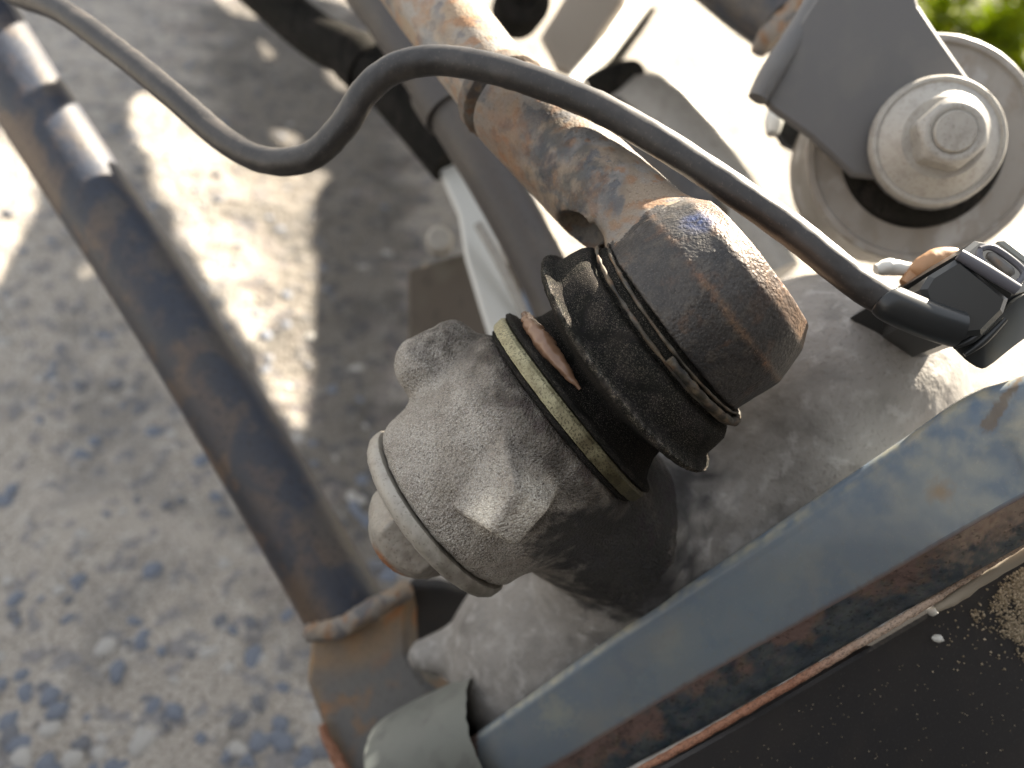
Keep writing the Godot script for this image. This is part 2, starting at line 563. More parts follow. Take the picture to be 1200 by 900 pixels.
	c = layered(g, Color(0.44, 0.4, 0.35), [[gb, 0.45, 0.78, Color(0.29, 0.27, 0.245), 0.9], [gm, 0.55, 0.8, Color(0.52, 0.49, 0.44), 0.6], [gs, 0.64, 0.74, Color(0.17, 0.18, 0.21), 0.6], [gf, 0.58, 0.8, Color(0.17, 0.15, 0.13), 0.7]])
	stuff_of("concrete", c, 420.0, 0.9, relief(g, 0.2, [[gm, 0.35], [gf, 0.2], [gs, 0.25]]), 6.0, 0.0, null, 0.3)
	flat_color("brass", Color(0.37, 0.345, 0.225), 0.5, 0.25)
	M.brass.albedo_texture = layered(s, Color(0.95, 0.95, 0.9), [[fleck, 0.62, 0.74, Color(0.14, 0.12, 0.1), 0.9], [grain, 0.68, 0.84, Color(0.15, 0.13, 0.1), 0.8], [broad, 0.55, 0.8, Color(0.4, 0.37, 0.3), 0.7]])
	M.brass.uv1_scale = Vector3.ONE * (1000.0 / 22.0)
	flat_color("grease", Color(0.2, 0.115, 0.07), 0.25)
	flat_color("amber", Color(0.36, 0.2, 0.1), 0.5)
	flat_color("black_plastic", Color(0.02, 0.022, 0.023), 0.3)
	flat_color("beige", Color(0.45, 0.4, 0.34), 0.7)
	flat_color("plastic_paler", Color(0.1, 0.1, 0.115), 0.35)
	flat_color("pale", Color(0.62, 0.62, 0.58), 0.4)
	flat_color("sky_blue_plastic", Color(0.12, 0.17, 0.26), 0.5)
	flat_color("green_grey", Color(0.23, 0.235, 0.21), 0.5)
	flat_color("sand", Color(0.3, 0.26, 0.2), 0.9)
	flat_color("stone_blue", Color(0.16, 0.18, 0.22), 0.75)
	flat_color("stone_dark", Color(0.15, 0.155, 0.17), 0.75)
	flat_color("stone_pale", Color(0.4, 0.385, 0.36), 0.8)
	var leaf := flat_color("leaf", Color(0.36, 0.43, 0.02), 0.6)
	leaf.backlight_enabled = true
	leaf.backlight = Color(0.9, 1.0, 0.2)
	flat_color("twig", Color(0.12, 0.09, 0.06), 0.8)

# ---------------------------------------------------------------- the scene
var sun_dir := Vector3.ZERO      # towards the sun, in the lens frame

func _ready() -> void:
	focal = 450.0 / tan(deg_to_rad(FOV / 2.0))
	noise_a.seed = 5
	noise_a.frequency = 0.35
	noise_a.fractal_octaves = 3
	noise_b.seed = 9
	noise_b.frequency = 1.0
	noise_b.fractal_octaves = 4
	# camera, a phone held close, rolled and looking down
	var roll := deg_to_rad(15.0)
	var back := Vector3(0, sin(deg_to_rad(45.0)), cos(deg_to_rad(45.0)))
	var up0 := Vector3(0, back.z, -back.y)
	var right := Vector3.RIGHT * cos(roll) + up0 * sin(roll)
	cam_at = Transform3D(Basis(right, back.cross(right), back), Vector3(0, 0.35, 0))
	var cam := Camera3D.new()
	cam.name = "camera"
	cam.transform = cam_at
	cam.fov = FOV
	cam.near = 0.01
	cam.far = 200.0
	var lens := CameraAttributesPhysical.new()
	lens.frustum_focal_length = 5.6
	lens.frustum_focus_distance = 0.134
	lens.exposure_aperture = 2.3
	lens.frustum_near = 0.01
	lens.frustum_far = 200.0
	cam.attributes = lens
	cam.fov = FOV
	add_child(cam)
	cam.current = true
	var env := Environment.new()
	env.background_mode = Environment.BG_SKY
	var sky_mat := ProceduralSkyMaterial.new()
	sky_mat.sky_top_color = Color(0.59, 0.605, 0.63)
	sky_mat.sky_horizon_color = Color(0.81, 0.80, 0.78)
	sky_mat.sky_curve = 0.16
	sky_mat.ground_bottom_color = Color(0.32, 0.3, 0.28)
	sky_mat.ground_horizon_color = Color(0.62, 0.62, 0.6)
	sky_mat.sky_energy_multiplier = 0.75
	var sky := Sky.new()
	sky.sky_material = sky_mat
	env.sky = sky
	env.tonemap_mode = Environment.TONE_MAPPER_LINEAR
	env.tonemap_exposure = 6.8
	env.sdfgi_enabled = true
	env.ssao_enabled = true
	env.ssil_enabled = true
	var we := WorldEnvironment.new()
	we.name = "environment"
	we.environment = env
	add_child(we)
	sun_dir = Vector3(0.62, 0.75, -0.22).normalized()
	var sun := DirectionalLight3D.new()
	sun.name = "sun"
	sun.light_energy = 1.4
	sun.light_color = Color(1.0, 0.95, 0.87)
	sun.light_angular_distance = 0.5
	sun.shadow_enabled = true
	add_child(sun)
	var toward: Vector3 = cam_at.basis * sun_dir
	sun.basis = Basis.looking_at(-toward, Vector3.UP)

	make_materials()
	build_ground()
	build_shade_panel()
	build_sky_screen()
	build_shrub()
	build_background()
	build_frame()
	build_bracket_and_bolt()
	build_knuckle()
	build_rod()
	build_boot()
	build_cable()
	build_rail()

# --- ground
func build_ground() -> void:
	var m := blank()
	var n := 260
	var low := FastNoiseLite.new()
	low.seed = 3
	low.frequency = 16.0
	low.fractal_octaves = 4
	var line := []
	for k in n + 1:
		line.append(0.064 * sinh(7.5 * (2.0 * k / n - 1.0)))
	for j in n + 1:
		for k in n + 1:
			var x: float = line[k]
			var z: float = line[j] - 0.3
			var far := clampf(1.0 - Vector2(x, z + 0.3).length() / 3.0, 0.0, 1.0)
			m.v.append(Vector3(x, low.get_noise_2d(x, z) * 0.005 * far, z))
			m.n.append(Vector3.UP)
	for j in n:
		for k in n:
			var a := j * (n + 1) + k
			m.i.append_array([a, a + 1, a + n + 1, a + 1, a + n + 2, a + n + 1])
	refit(m)
	for k in m.n.size():
		if m.n[k].y < 0.0: m.n[k] = -m.n[k]
	M.concrete.uv1_world_triplanar = true
	# deeper shade under the joint, painted into the concrete colour
	var shade_a := ground_under(350, 40)
	var shade_b := ground_under(430, 640)
	var ground_shade := func(p: Vector3, _n: Vector3) -> Color:
		if p.distance_to(shade_a) > 1.2: return Color.WHITE
		var d := capsule(p, shade_a, shade_b, 0.10, 0.035) + low.get_noise_2d(p.x * 1.3, p.z * 1.3) * 0.05
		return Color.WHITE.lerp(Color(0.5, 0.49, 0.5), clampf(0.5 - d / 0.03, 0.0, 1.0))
	var o := commit("ground", m, M.concrete, self, ground_shade, true)
	tag(o, "worn grey concrete ground with blue grey stones showing, lit in patches by the sun", "ground", "", "structure")
	# the stones that show in the worn surface
	var rng := RandomNumberGenerator.new()
	rng.seed = 21
	var shapes := []
	for k in 6:
		var s := blank()
		var sphere := SphereMesh.new()
		sphere.radius = 1.0
		sphere.height = 2.0
		sphere.radial_segments = 9
		sphere.rings = 4
		var a := sphere.get_mesh_arrays()
		var pts: PackedVector3Array = a[Mesh.ARRAY_VERTEX]
		for i in pts.size():
			var p := pts[i]
			var w := 1.0 + 0.55 * noise_a.get_noise_3dv(p * 2.2 + Vector3.ONE * k * 9.0)
			pts[i] = Vector3(p.x * w * (1.25 - 0.1 * k), p.y * 0.55, p.z * w * (0.75 + 0.07 * k))
		s.v = pts
		s.i = a[Mesh.ARRAY_INDEX]
		s.n = a[Mesh.ARRAY_NORMAL]
		var st := SurfaceTool.new()
		st.begin(Mesh.PRIMITIVE_TRIANGLES)
		for i in s.i: st.add_vertex(s.v[i])
		st.index()
		st.generate_normals()
		shapes.append(st.commit())
	var mats := [M.stone_blue, M.stone_dark, M.stone_pale, M.stone_blue]
	for k in 290:
		var px := rng.randf_range(-20, 470)
		var py := 900.0 - 880.0 * pow(rng.randf(), 1.5)
		var p := ground_under(px, py)
		var st := MeshInstance3D.new()
		st.name = "stone"
		st.mesh = shapes[rng.randi() % 6]
		st.material_override = mats[rng.randi() % 4]
		var r := rng.randf_range(0.0018, 0.0052)
		st.transform = Transform3D(Basis(Vector3.UP, rng.randf() * TAU).scaled(Vector3(r, r * 0.7, r)), p + Vector3(0, low.get_noise_2d(p.x, p.z) * 0.005 - r * 0.08, 0) - o.position)
		o.add_child(st, true)

func ground_under(px: float, py: float, y := 0.0) -> Vector3:
	var ray := cam_at.basis * q(px, py, 1.0)
	return cam_at.origin + ray * ((y - cam_at.origin.y) / ray.y)

# --- unseen panel added to shade most of the ground, openings cut for sun patches
func up_to_shade_panel(from: Vector3, y: float) -> Vector2:
	var l: Vector3 = cam_at.basis * sun_dir
	var p := from + l * ((y - from.y) / l.y)
	return Vector2(p.x, p.z)

func build_shade_panel() -> void:
	var y := 0.3
	var tray := CSGPolygon3D.new()
	tray.name = "shade_panel"
	var outline := PackedVector2Array()
	for p in [[-0.36, -0.285], [0.0, -0.285], [0.7, -0.285], [0.7, -0.8], [0.36, -0.86], [0.225, -1.0], [0.2, -1.3], [-0.1, -1.36], [-0.36, -1.3]]:
		outline.append(Vector2(p[0], p[1]))
	var flip := func(a: PackedVector2Array) -> PackedVector2Array:
		var b := PackedVector2Array()
		for p in a: b.append(Vector2(p.x, -p.y))
		return b
	tray.polygon = flip.call(outline)
	tray.depth = 0.004
	tray.material = M.tray
	tray.rotation.x = -PI / 2
	tray.position.y = y
	var holes := [
		[[140, 105], [200, 118], [262, 168], [330, 195], [395, 196], [362, 235], [368, 300], [360, 380], [368, 440], [352, 525], [330, 500], [150, 180]],
		[[-60, 120], [5, 150], [50, 236], [12, 300], [-20, 360], [-90, 300]],
		[[88, 308], [104, 306], [110, 322], [98, 334], [88, 326]],
		[[305, 152], [335, 154], [352, 168], [340, 180], [318, 176]],
		[[365, 62], [388, 66], [420, 108], [412, 122], [384, 102]],
		[[240, -12], [290, -8], [312, 10], [298, 28], [262, 14]],
		[[352, 18], [380, 22], [408, 42], [398, 50], [366, 36]],
		[[296, 44], [308, 46], [322, 66], [312, 74], [298, 60]],
		[[398, 430], [410, 428], [414, 442], [404, 448]],
	]
	for h in holes:
		var cut := CSGPolygon3D.new()
		cut.name = "opening"
		cut.operation = CSGShape3D.OPERATION_SUBTRACTION
		var poly := PackedVector2Array()
		for p in h: poly.append(up_to_shade_panel(ground_under(p[0], p[1]), y))
		poly = flip.call(poly)
		var round_ := chaikin(Array(poly), 0.25, 2)
		cut.polygon = PackedVector2Array(round_)
		cut.depth = 0.02
		cut.position.z = 0.008
		tray.add_child(cut, true)
	# the wide opening over the pale rail and silver housing, and the chinks that light the dark bar
	var gaps := [[[0.02, -0.46], [0.03, -0.435], [0.08, -0.425], [0.15, -0.435], [0.17, -0.47], [0.15, -0.52], [0.05, -0.51]]]
	for c in [[[436, 22], [452, 20], [478, 60], [468, 74]], [[490, 80], [504, 84], [512, 102], [498, 100]], [[502, 158], [512, 158], [530, 194], [520, 198]]]:
		var gap := []
		for p in c:
			var at := up_to_shade_panel(world(q(p[0], p[1], 242.0 - p[1] * 0.05)), y)
			gap.append([at.x, at.y])
		gaps.append(gap)
	for gap in gaps:
		var poly3 := PackedVector2Array()
		for p in gap: poly3.append(Vector2(p[0], p[1]))
		var cut3 := CSGPolygon3D.new()
		cut3.name = "opening"
		cut3.operation = CSGShape3D.OPERATION_SUBTRACTION
		cut3.polygon = PackedVector2Array(chaikin(Array(flip.call(poly3)), 0.25, 2))
		cut3.depth = 0.02
		cut3.position.z = 0.008
		tray.add_child(cut3, true)
	# and the light that falls on the leaning frame tube
	for slit in [[[-0.124, -0.335], [-0.1, -0.335], [-0.094, -0.36], [-0.1, -0.41], [-0.124, -0.41]], [[-0.088, -0.335], [-0.06, -0.335], [-0.022, -0.335], [-0.016, -0.41], [-0.05, -0.41], [-0.07, -0.385], [-0.084, -0.41]]]:
		var cut2 := CSGPolygon3D.new()
		cut2.name = "opening"
		cut2.operation = CSGShape3D.OPERATION_SUBTRACTION
		var poly2 := PackedVector2Array()
		for p in slit: poly2.append(Vector2(p[0], p[1]))
		cut2.polygon = flip.call(poly2)
		cut2.depth = 0.02
		cut2.position.z = 0.008
		tray.add_child(cut2, true)
	add_child(tray)
	tag(tray, "black panel added out of view to shade the ground, with openings for sun patches", "body panel")

# --- unseen screen added along the rail and behind the viewer to cut skylight
func build_sky_screen() -> void:
	var along := (q(1130, 456, 136) - q(700, 742, 170)).normalized()
	var out := Vector3(0.56, -0.83, 0.0)
	out = (out - along * out.dot(along)).normalized()
	var rings := []
	for k in 9:
		var t := k / 8.0
		var mid := q(860, 730, 150) + along * (t - 0.5) * 760.0
		var ring := []
		for p in [[96, -12], [84, 60], [74, 150], [58, 230], [18, 300], [-40, 336], [-100, 348], [-102, 352], [-40, 340], [20, 304], [61, 233], [77, 150], [87, 60], [99, -12]]:
			ring.append(mid + out * p[0] + Vector3(0, 0, p[1]))
		rings.append(ring)
	var o := thing("sky_screen", "black screen added out of view to cut skylight, curving up from the rail and over", "sky screen", q(860, 730, 150) + out * 96.0)
	commit("skin", loft(rings), M.tray, o)
	var wall := blank()  # added end piece, closes off light from the lower left
	var m0 := q(860, 730, 150) - along * 330.0
	var pp := [[96, -12], [84, 60], [74, 150], [58, 230], [18, 300], [-40, 336], [-110, 346],[-190,330],[-250,200],[-250,0],[-100,-12]]
	for k in range(1, pp.size()-1):
		face(wall, m0 + out * pp[0][0] + Vector3(0,0,pp[0][1]), m0 + out * pp[k][0] + Vector3(0,0,pp[k][1]), m0 + out * pp[k+1][0] + Vector3(0,0,pp[k+1][1]), along)
	commit("end_screen", wall, M.tray, o)

# --- leaves far off in the upper right corner
func build_shrub() -> void:
	var rng := RandomNumberGenerator.new()
	rng.seed = 8
	var foot := ground_under(1150, 72)
	var o := Node3D.new()
	o.name = numbered("weeds")
	add_child(o)
	o.position = foot
	tag(o, "bright yellow green weeds in the sun behind the bushing, upper right corner", "weeds")
	var stems := blank()
	var leaves := blank()
	for k in 170:
		var lean := Vector3(rng.randf_range(-0.5, 0.5), 1.0, rng.randf_range(-0.5, 0.5)).normalized()
		var start := foot + Vector3(rng.randf_range(-0.1, 0.5), 0, rng.randf_range(-0.5, 0.16))
		var h := rng.randf_range(0.05, 0.2)
		var pts := []
		for j in 5:
			var p := start + lean * h * j / 4.0 + Vector3(0, -0.02 * j * j * 0.2, 0)
			pts.append(Vector4(p.x, p.y, p.z, 0.0016 - 0.0003 * j))
		join(stems, tube(pts, 6))
		for j in 46:
			var t := rng.randf_range(0.1, 1.0)
			var p := start + lean * h * t
			var dir := Vector3(rng.randf_range(-1, 1), rng.randf_range(-0.2, 0.8), rng.randf_range(-1, 1)).normalized()
			var side := dir.cross(Vector3(rng.randf_range(-0.4, 0.4), 1, rng.randf_range(-0.4, 0.4))).normalized()
			var size := rng.randf_range(0.02, 0.05)
			var nn := side.cross(dir).normalized()
			var at: int = leaves.v.size()
			leaves.v.append_array([p, p + dir * size * 0.5 + side * size * 0.24 + nn * size * 0.06, p + dir * size, p + dir * size * 0.5 - side * size * 0.24 + nn * size * 0.06])
			for i in 4: leaves.n.append(nn)
			leaves.i.append_array([at, at + 1, at + 2, at, at + 2, at + 3])
	commit("stem", stems, M.twig, o, null, true)
	var tint := func(p: Vector3, _n: Vector3) -> Color:
		var t := clampf(noise_b.get_noise_3dv(p * 9.0) + 0.5, 0.0, 1.0)
		return Color(0.55, 0.62, 0.4).lerp(Color(1.35, 1.1, 0.8), t)
	var f := commit("foliage", leaves, M.leaf, o, tint, true)
	tag(f, "", "", "", "stuff")

# --- blurred parts of the vehicle behind the joint
func build_background() -> void:
	# dark frame bar running down behind the rod
	var o := thing("frame_bar", "dusty dark brown bar running down behind the rusty rod", "frame bar", q(560, 200, 235))
	commit("bar", tube(smooth_path([q4(395, -60, 262, 8.2), q4(470, 40, 250, 8.2), q4(560, 180, 236, 8.0), q4(632, 310, 226, 7.6), q4(660, 380, 222, 7.2)]), 28, 0.25), M.bar_grey, o)
	commit("clip", lathe(q(520, 120, 241), (q(560, 180, 236) - q(470, 40, 250)).normalized(), [Vector2(-5, 7.8), Vector2(-5, 8.9), Vector2(5, 8.9), Vector2(5, 7.8)], 32), M.bar_grey, o)
	# pale strip behind it
	o = thing("steel_strip", "pale steel strip between the dark bar and the brown flap", "strip", q(570, 300, 262))
	commit("strip", cut_plate([[512, 186], [540, 176], [566, 232], [590, 300], [622, 372], [626, 420], [585, 420], [566, 360], [548, 300], [540, 250]], 266, Vector2(0.45, 0.5), 3.0), M.pale, o)
	commit("edge", tube(smooth_path([q4(560, 262, 260, 1.6), q4(588, 312, 259, 1.7), q4(622, 384, 258, 1.7)]), 14), M.zinc, o)
	# matt brown flap
	o = thing("mud_flap", "matt brown flap hanging behind the top of the ball joint", "mud flap", q(530, 330, 300))
	commit("flap", cut_plate([[478, 316], [530, 300], [560, 292], [650, 330], [660, 440], [500, 440], [478, 420]], 300, Vector2(0.0, 0.1), 4.0, 1.0), M.dusty_brown, o)
	commit("bolt", lathe(q(515, 282, 292), Vector3(0.1, 0.1, 1).normalized(), [Vector2(-6, 5), Vector2(2, 5), Vector2(3.2, 4), Vector2(3.2, 0.01)], 24), M.zinc, o)
	o = thing("blue_panel", "small blue panel showing between the flap and the rubber boot", "panel", q(635, 350, 270))
	commit("panel", cut_plate([[612, 336], [652, 318], [700, 340], [690, 420], [620, 400]], 274, Vector2(0.0, 0.5), 3.0, 0.8), M.sky_blue_plastic, o)
	# black hose at the top
	o = thing("black_hose", "thick black rubber hose across the top, left of the frame bar", "hose", q(370, 40, 290))
	commit("hose", tube(smooth_path([q4(240, -70, 330, 9.0), q4(310, -8, 312, 9.0), q4(370, 42, 300, 9.0), q4(425, 72, 288, 9.0), q4(480, 130, 280, 9.0), q4(530, 190, 276, 9.0)]), 28), M.rubber, o)
	commit("clamp", lathe(q(425, 75, 288), (q(480, 150, 280) - q(370, 42, 300)).normalized(), [Vector2(-5, 9), Vector2(-5, 10.2), Vector2(5, 10.2), Vector2(5, 9)], 32), M.rubber, o)
	# beige cover, pale rail and what sits in its shade, right of the rod
	o = thing("beige_cover", "dusty beige cover plate behind the rod at the top", "cover plate", q(680, 30, 290))
	commit("cover", cut_plate([[632, 42], [665, -12], [672, -80], [770, -80], [730, 0], [672, 84], [650, 76]], 335, Vector2(-0.3, 0.35), 6.0, 1.2), M.beige, o)
	o = thing("rubber_stop", "black rubber stop beside the beige cover at the top", "rubber stop", q(610, 10, 300))
	commit("stop", lathe(q(612, 2, 292), Vector3(0.2, -0.1, 1).normalized(), [Vector2(-12, 0.1), Vector2(-12, 10), Vector2(2, 10.5), Vector2(4, 9), Vector2(4.5, 4), Vector2(2, 3), Vector2(2, 0.01)], 28), M.rubber, o)
	o = thing("pale_rail", "pale metal rail slanting down from the top behind the rod", "rail", q(715, 50, 280))
	commit("rail", cut_plate([[742, -40], [792, -40], [758, 10], [720, 62], [680, 100], [660, 96], [672, 82], [712, 36]], 335, Vector2(0.5, 0.6), 5.0, 1.0), M.pale, o)
	commit("lip", cut_plate([[692, 98], [764, 6], [770, 10], [705, 100]], 345, Vector2(0.2, 0.2), 14.0, 0.6), M.rubber, o)
	o = thing("silver_housing", "pale silver housing with a dark hollow behind the cable", "housing", q(750, 120, 300))
	var body := tube(smooth_path([q4(668, 150, 332, 4.0), q4(700, 142, 328, 13.0), q4(742, 126, 325, 18.5), q4(790, 170, 320, 18.5), q4(850, 250, 312, 16.0), q4(900, 330, 305, 13.0)]), 32, 0.4)
	commit("shell", body, M.zinc, o)
	commit("hollow", tube(smooth_path([q4(690, 104, 313, 5.0), q4(716, 94, 311, 6.0), q4(742, 82, 310, 4.0), q4(752, 92, 310, 2.0)]), 20), M.rubber, o)
	# dark strut in the gap under the cable
	o = thing("dark_strut", "dark strut in the gap between rod and cable", "strut", q(760, 190, 240))
	commit("strut", tube(smooth_path([q4(716, 130, 250, 5.5), q4(760, 180, 240, 7.5), q4(800, 225, 232, 7.5), q4(830, 262, 226, 7.0)]), 24), M.cable, o)
	# rusty joint upper right
	o = thing("rusty_clamp", "rusty ribbed clamp at the top left of the grey bracket", "clamp", q(910, 25, 250))
	var dir := (q(960, 0, 236) - q(850, -20, 252)).normalized()
	commit("pipe", tube([q4(600, -220, 300, 9.0), q4(815, -45, 262, 9.0), q4(870, 0, 252, 9.0), q4(915, 32, 244, 9.0)], 24), M.navy, o)
	for k in 4:
		commit("rib", tube(smooth_path([q4(888 + 13 * k, 62 - 9 * k, 244 - k, 2.6), q4(908 + 10 * k, 34 - 10 * k, 238 - k, 3.3), q4(948 + 8 * k, 18 - 11 * k, 240 - k, 2.8)]), 14, 0.5), M.rust, o)
	o = thing("white_peg", "small white peg under the lower corner of the grey bracket", "peg", q(908, 138, 215))
	commit("peg", tube(smooth_path([q4(915, 108, 222, 1.6), q4(911, 125, 219, 2.3), q4(907, 142, 217, 2.6), q4(905, 157, 216, 1.8)]), 16), M.pale, o)
	commit("base", cut_plate([[912, 150], [922, 132], [948, 150], [938, 176], [925, 170]], 222, Vector2(0.1, -0.2), 6.0, 0.8), M.black_plastic, o)

# --- frame tube on the left, its gusset and the tube end below
func build_frame() -> void:
	var o := thing("frame_tube", "dark navy frame tube, dusty brown and rusted, leaning across the left side", "frame tube", q(400, 700, 240))
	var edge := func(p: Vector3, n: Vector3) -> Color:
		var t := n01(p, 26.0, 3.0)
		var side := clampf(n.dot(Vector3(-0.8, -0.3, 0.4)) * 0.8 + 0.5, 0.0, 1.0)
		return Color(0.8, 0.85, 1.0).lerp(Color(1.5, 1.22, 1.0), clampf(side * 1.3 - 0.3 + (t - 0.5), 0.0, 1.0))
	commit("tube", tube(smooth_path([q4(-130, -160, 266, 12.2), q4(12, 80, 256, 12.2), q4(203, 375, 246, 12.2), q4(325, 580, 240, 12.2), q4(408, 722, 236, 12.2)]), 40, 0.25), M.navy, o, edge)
	commit("weld", tube(smooth_path([q4(362, 742, 226, 2.6), q4(400, 735, 222, 3.2), q4(440, 712, 222, 3.0), q4(480, 690, 228, 2.6)]), 16, 1.2), M.rust, o)
	o = thing("gusset", "grey folded gusset plate with rusty orange edges at the foot of the frame tube", "gusset", q(440, 800, 235))
	var rusty := func(p: Vector3, _n: Vector3) -> Color:
		var px := p.x / -p.z * focal + 600.0
		var py := -p.y / -p.z * focal + 450.0
		var t := clampf(1.0 - (py - 742.0 + (px - 430.0) * 0.45) / 46.0, 0.0, 1.0) + clampf(1.0 - absf(px - 392.0 - (py - 870.0) * 0.4) / 14.0, 0.0, 1.0) * (0.5 if py > 810.0 else 0.0)
		t = clampf(t * (0.45 + n01(p, 9.0)), 0.0, 1.0)
		return Color.WHITE.lerp(Color(1.9, 1.3, 0.75), t)
	var left := [[364, 744], [400, 742], [446, 722], [480, 694], [476, 728], [478, 768], [498, 800], [535, 826], [600, 842], [600, 960], [452, 960], [402, 900], [380, 860], [358, 800]]
	var rings := []
	for k in 5:
		var ring := []
		for p in left:
			var cx := 470.0
			var s := 1.0 - 0.02 * pow(k, 1.6)
			ring.append(q(cx + (p[0] - cx) * s, 820.0 + (p[1] - 820.0) * s, 228.0 + 5.0 * k + (p[1] - 700.0) * -0.06))
		rings.append(chaikin(ring, 0.2, 2))
	var shell := loft(rings)
	var paint_mesh := cut_plate(left, 226.0, Vector2(-0.12, 0.1), 14.0, 1.6)
	commit("plate", subdivide(paint_mesh, 4.0), M.gusset, o, rusty)
	commit("dark_gap_sheet", cut_plate([[470, 704], [486, 688], [520, 690], [560, 700], [556, 756], [520, 752], [492, 768], [476, 762]], 246, Vector2(0.2, -0.9), 4.0, 0.8), M.tray, o)  # dark sheet added to stand in for shade in the gap
	commit("rust_edge", tube(smooth_path([q4(376, 850, 224, 1.2), q4(390, 880, 223, 1.6), q4(404, 905, 222, 1.8), q4(430, 945, 221, 1.8)]), 14, 0.8), M.edge_rust, o)
	o = thing("tube_end", "green grey tube end with a pale rim, beside the gusset at the bottom", "tube end", q(520, 880, 205))
	var ax := (q(560, 866, 196) - q(462, 905, 206)).normalized()
	var at := q(470, 902, 205)
	var chipped := func(p: Vector3, _n: Vector3) -> Color:
		var s := (p - at).dot(ax)
		var t := clampf(1.2 - (s + 1.5) / (3.0 + 4.0 * (n01(p, 4.0, 3.0) - 0.3)), 0.0, 1.0) * clampf(n01(p, 3.0, 7.0) * 2.0 - 0.4, 0.0, 1.0)
		return Color.WHITE.lerp(Color(4.0, 3.9, 3.7), t)
	commit("tube", lathe(at, ax, [Vector2(-3, 0.1), Vector2(-3, 9.0), Vector2(-2.4, 11.4), Vector2(-1.0, 13.0), Vector2(1.5, 13.9), Vector2(6, 14.5), Vector2(12, 14.9), Vector2(34, 15.2)], 56, 0.5), M.gusset_green, o, chipped)

func subdivide(m: Dictionary, longest: float) -> Dictionary:
	var todo := []
	for t in range(0, m.i.size(), 3):
		todo.append([m.v[m.i[t]], m.v[m.i[t + 1]], m.v[m.i[t + 2]], m.n[m.i[t]]])
	var out := blank()
	while todo.size():
		var t = todo.pop_back()
		var ab: float = t[0].distance_to(t[1])
		var bc: float = t[1].distance_to(t[2])
		var ca: float = t[2].distance_to(t[0])
		if maxf(ab, maxf(bc, ca)) <= longest or out.v.size() > 200000:
			var k: int = out.v.size()
			out.v.append_array([t[0], t[1], t[2]])
			out.n.append_array([t[3], t[3], t[3]])
			out.i.append_array([k, k + 1, k + 2])
		elif ab >= bc and ab >= ca:
			var h: Vector3 = (t[0] + t[1]) * 0.5
			todo.append([t[0], h, t[2], t[3]])
			todo.append([h, t[1], t[2], t[3]])
		elif bc >= ca:
			var h: Vector3 = (t[1] + t[2]) * 0.5
			todo.append([t[0], t[1], h, t[3]])
			todo.append([t[0], h, t[2], t[3]])
		else:
			var h: Vector3 = (t[2] + t[0]) * 0.5
			todo.append([t[0], t[1], h, t[3]])
			todo.append([h, t[1], t[2], t[3]])
	return out

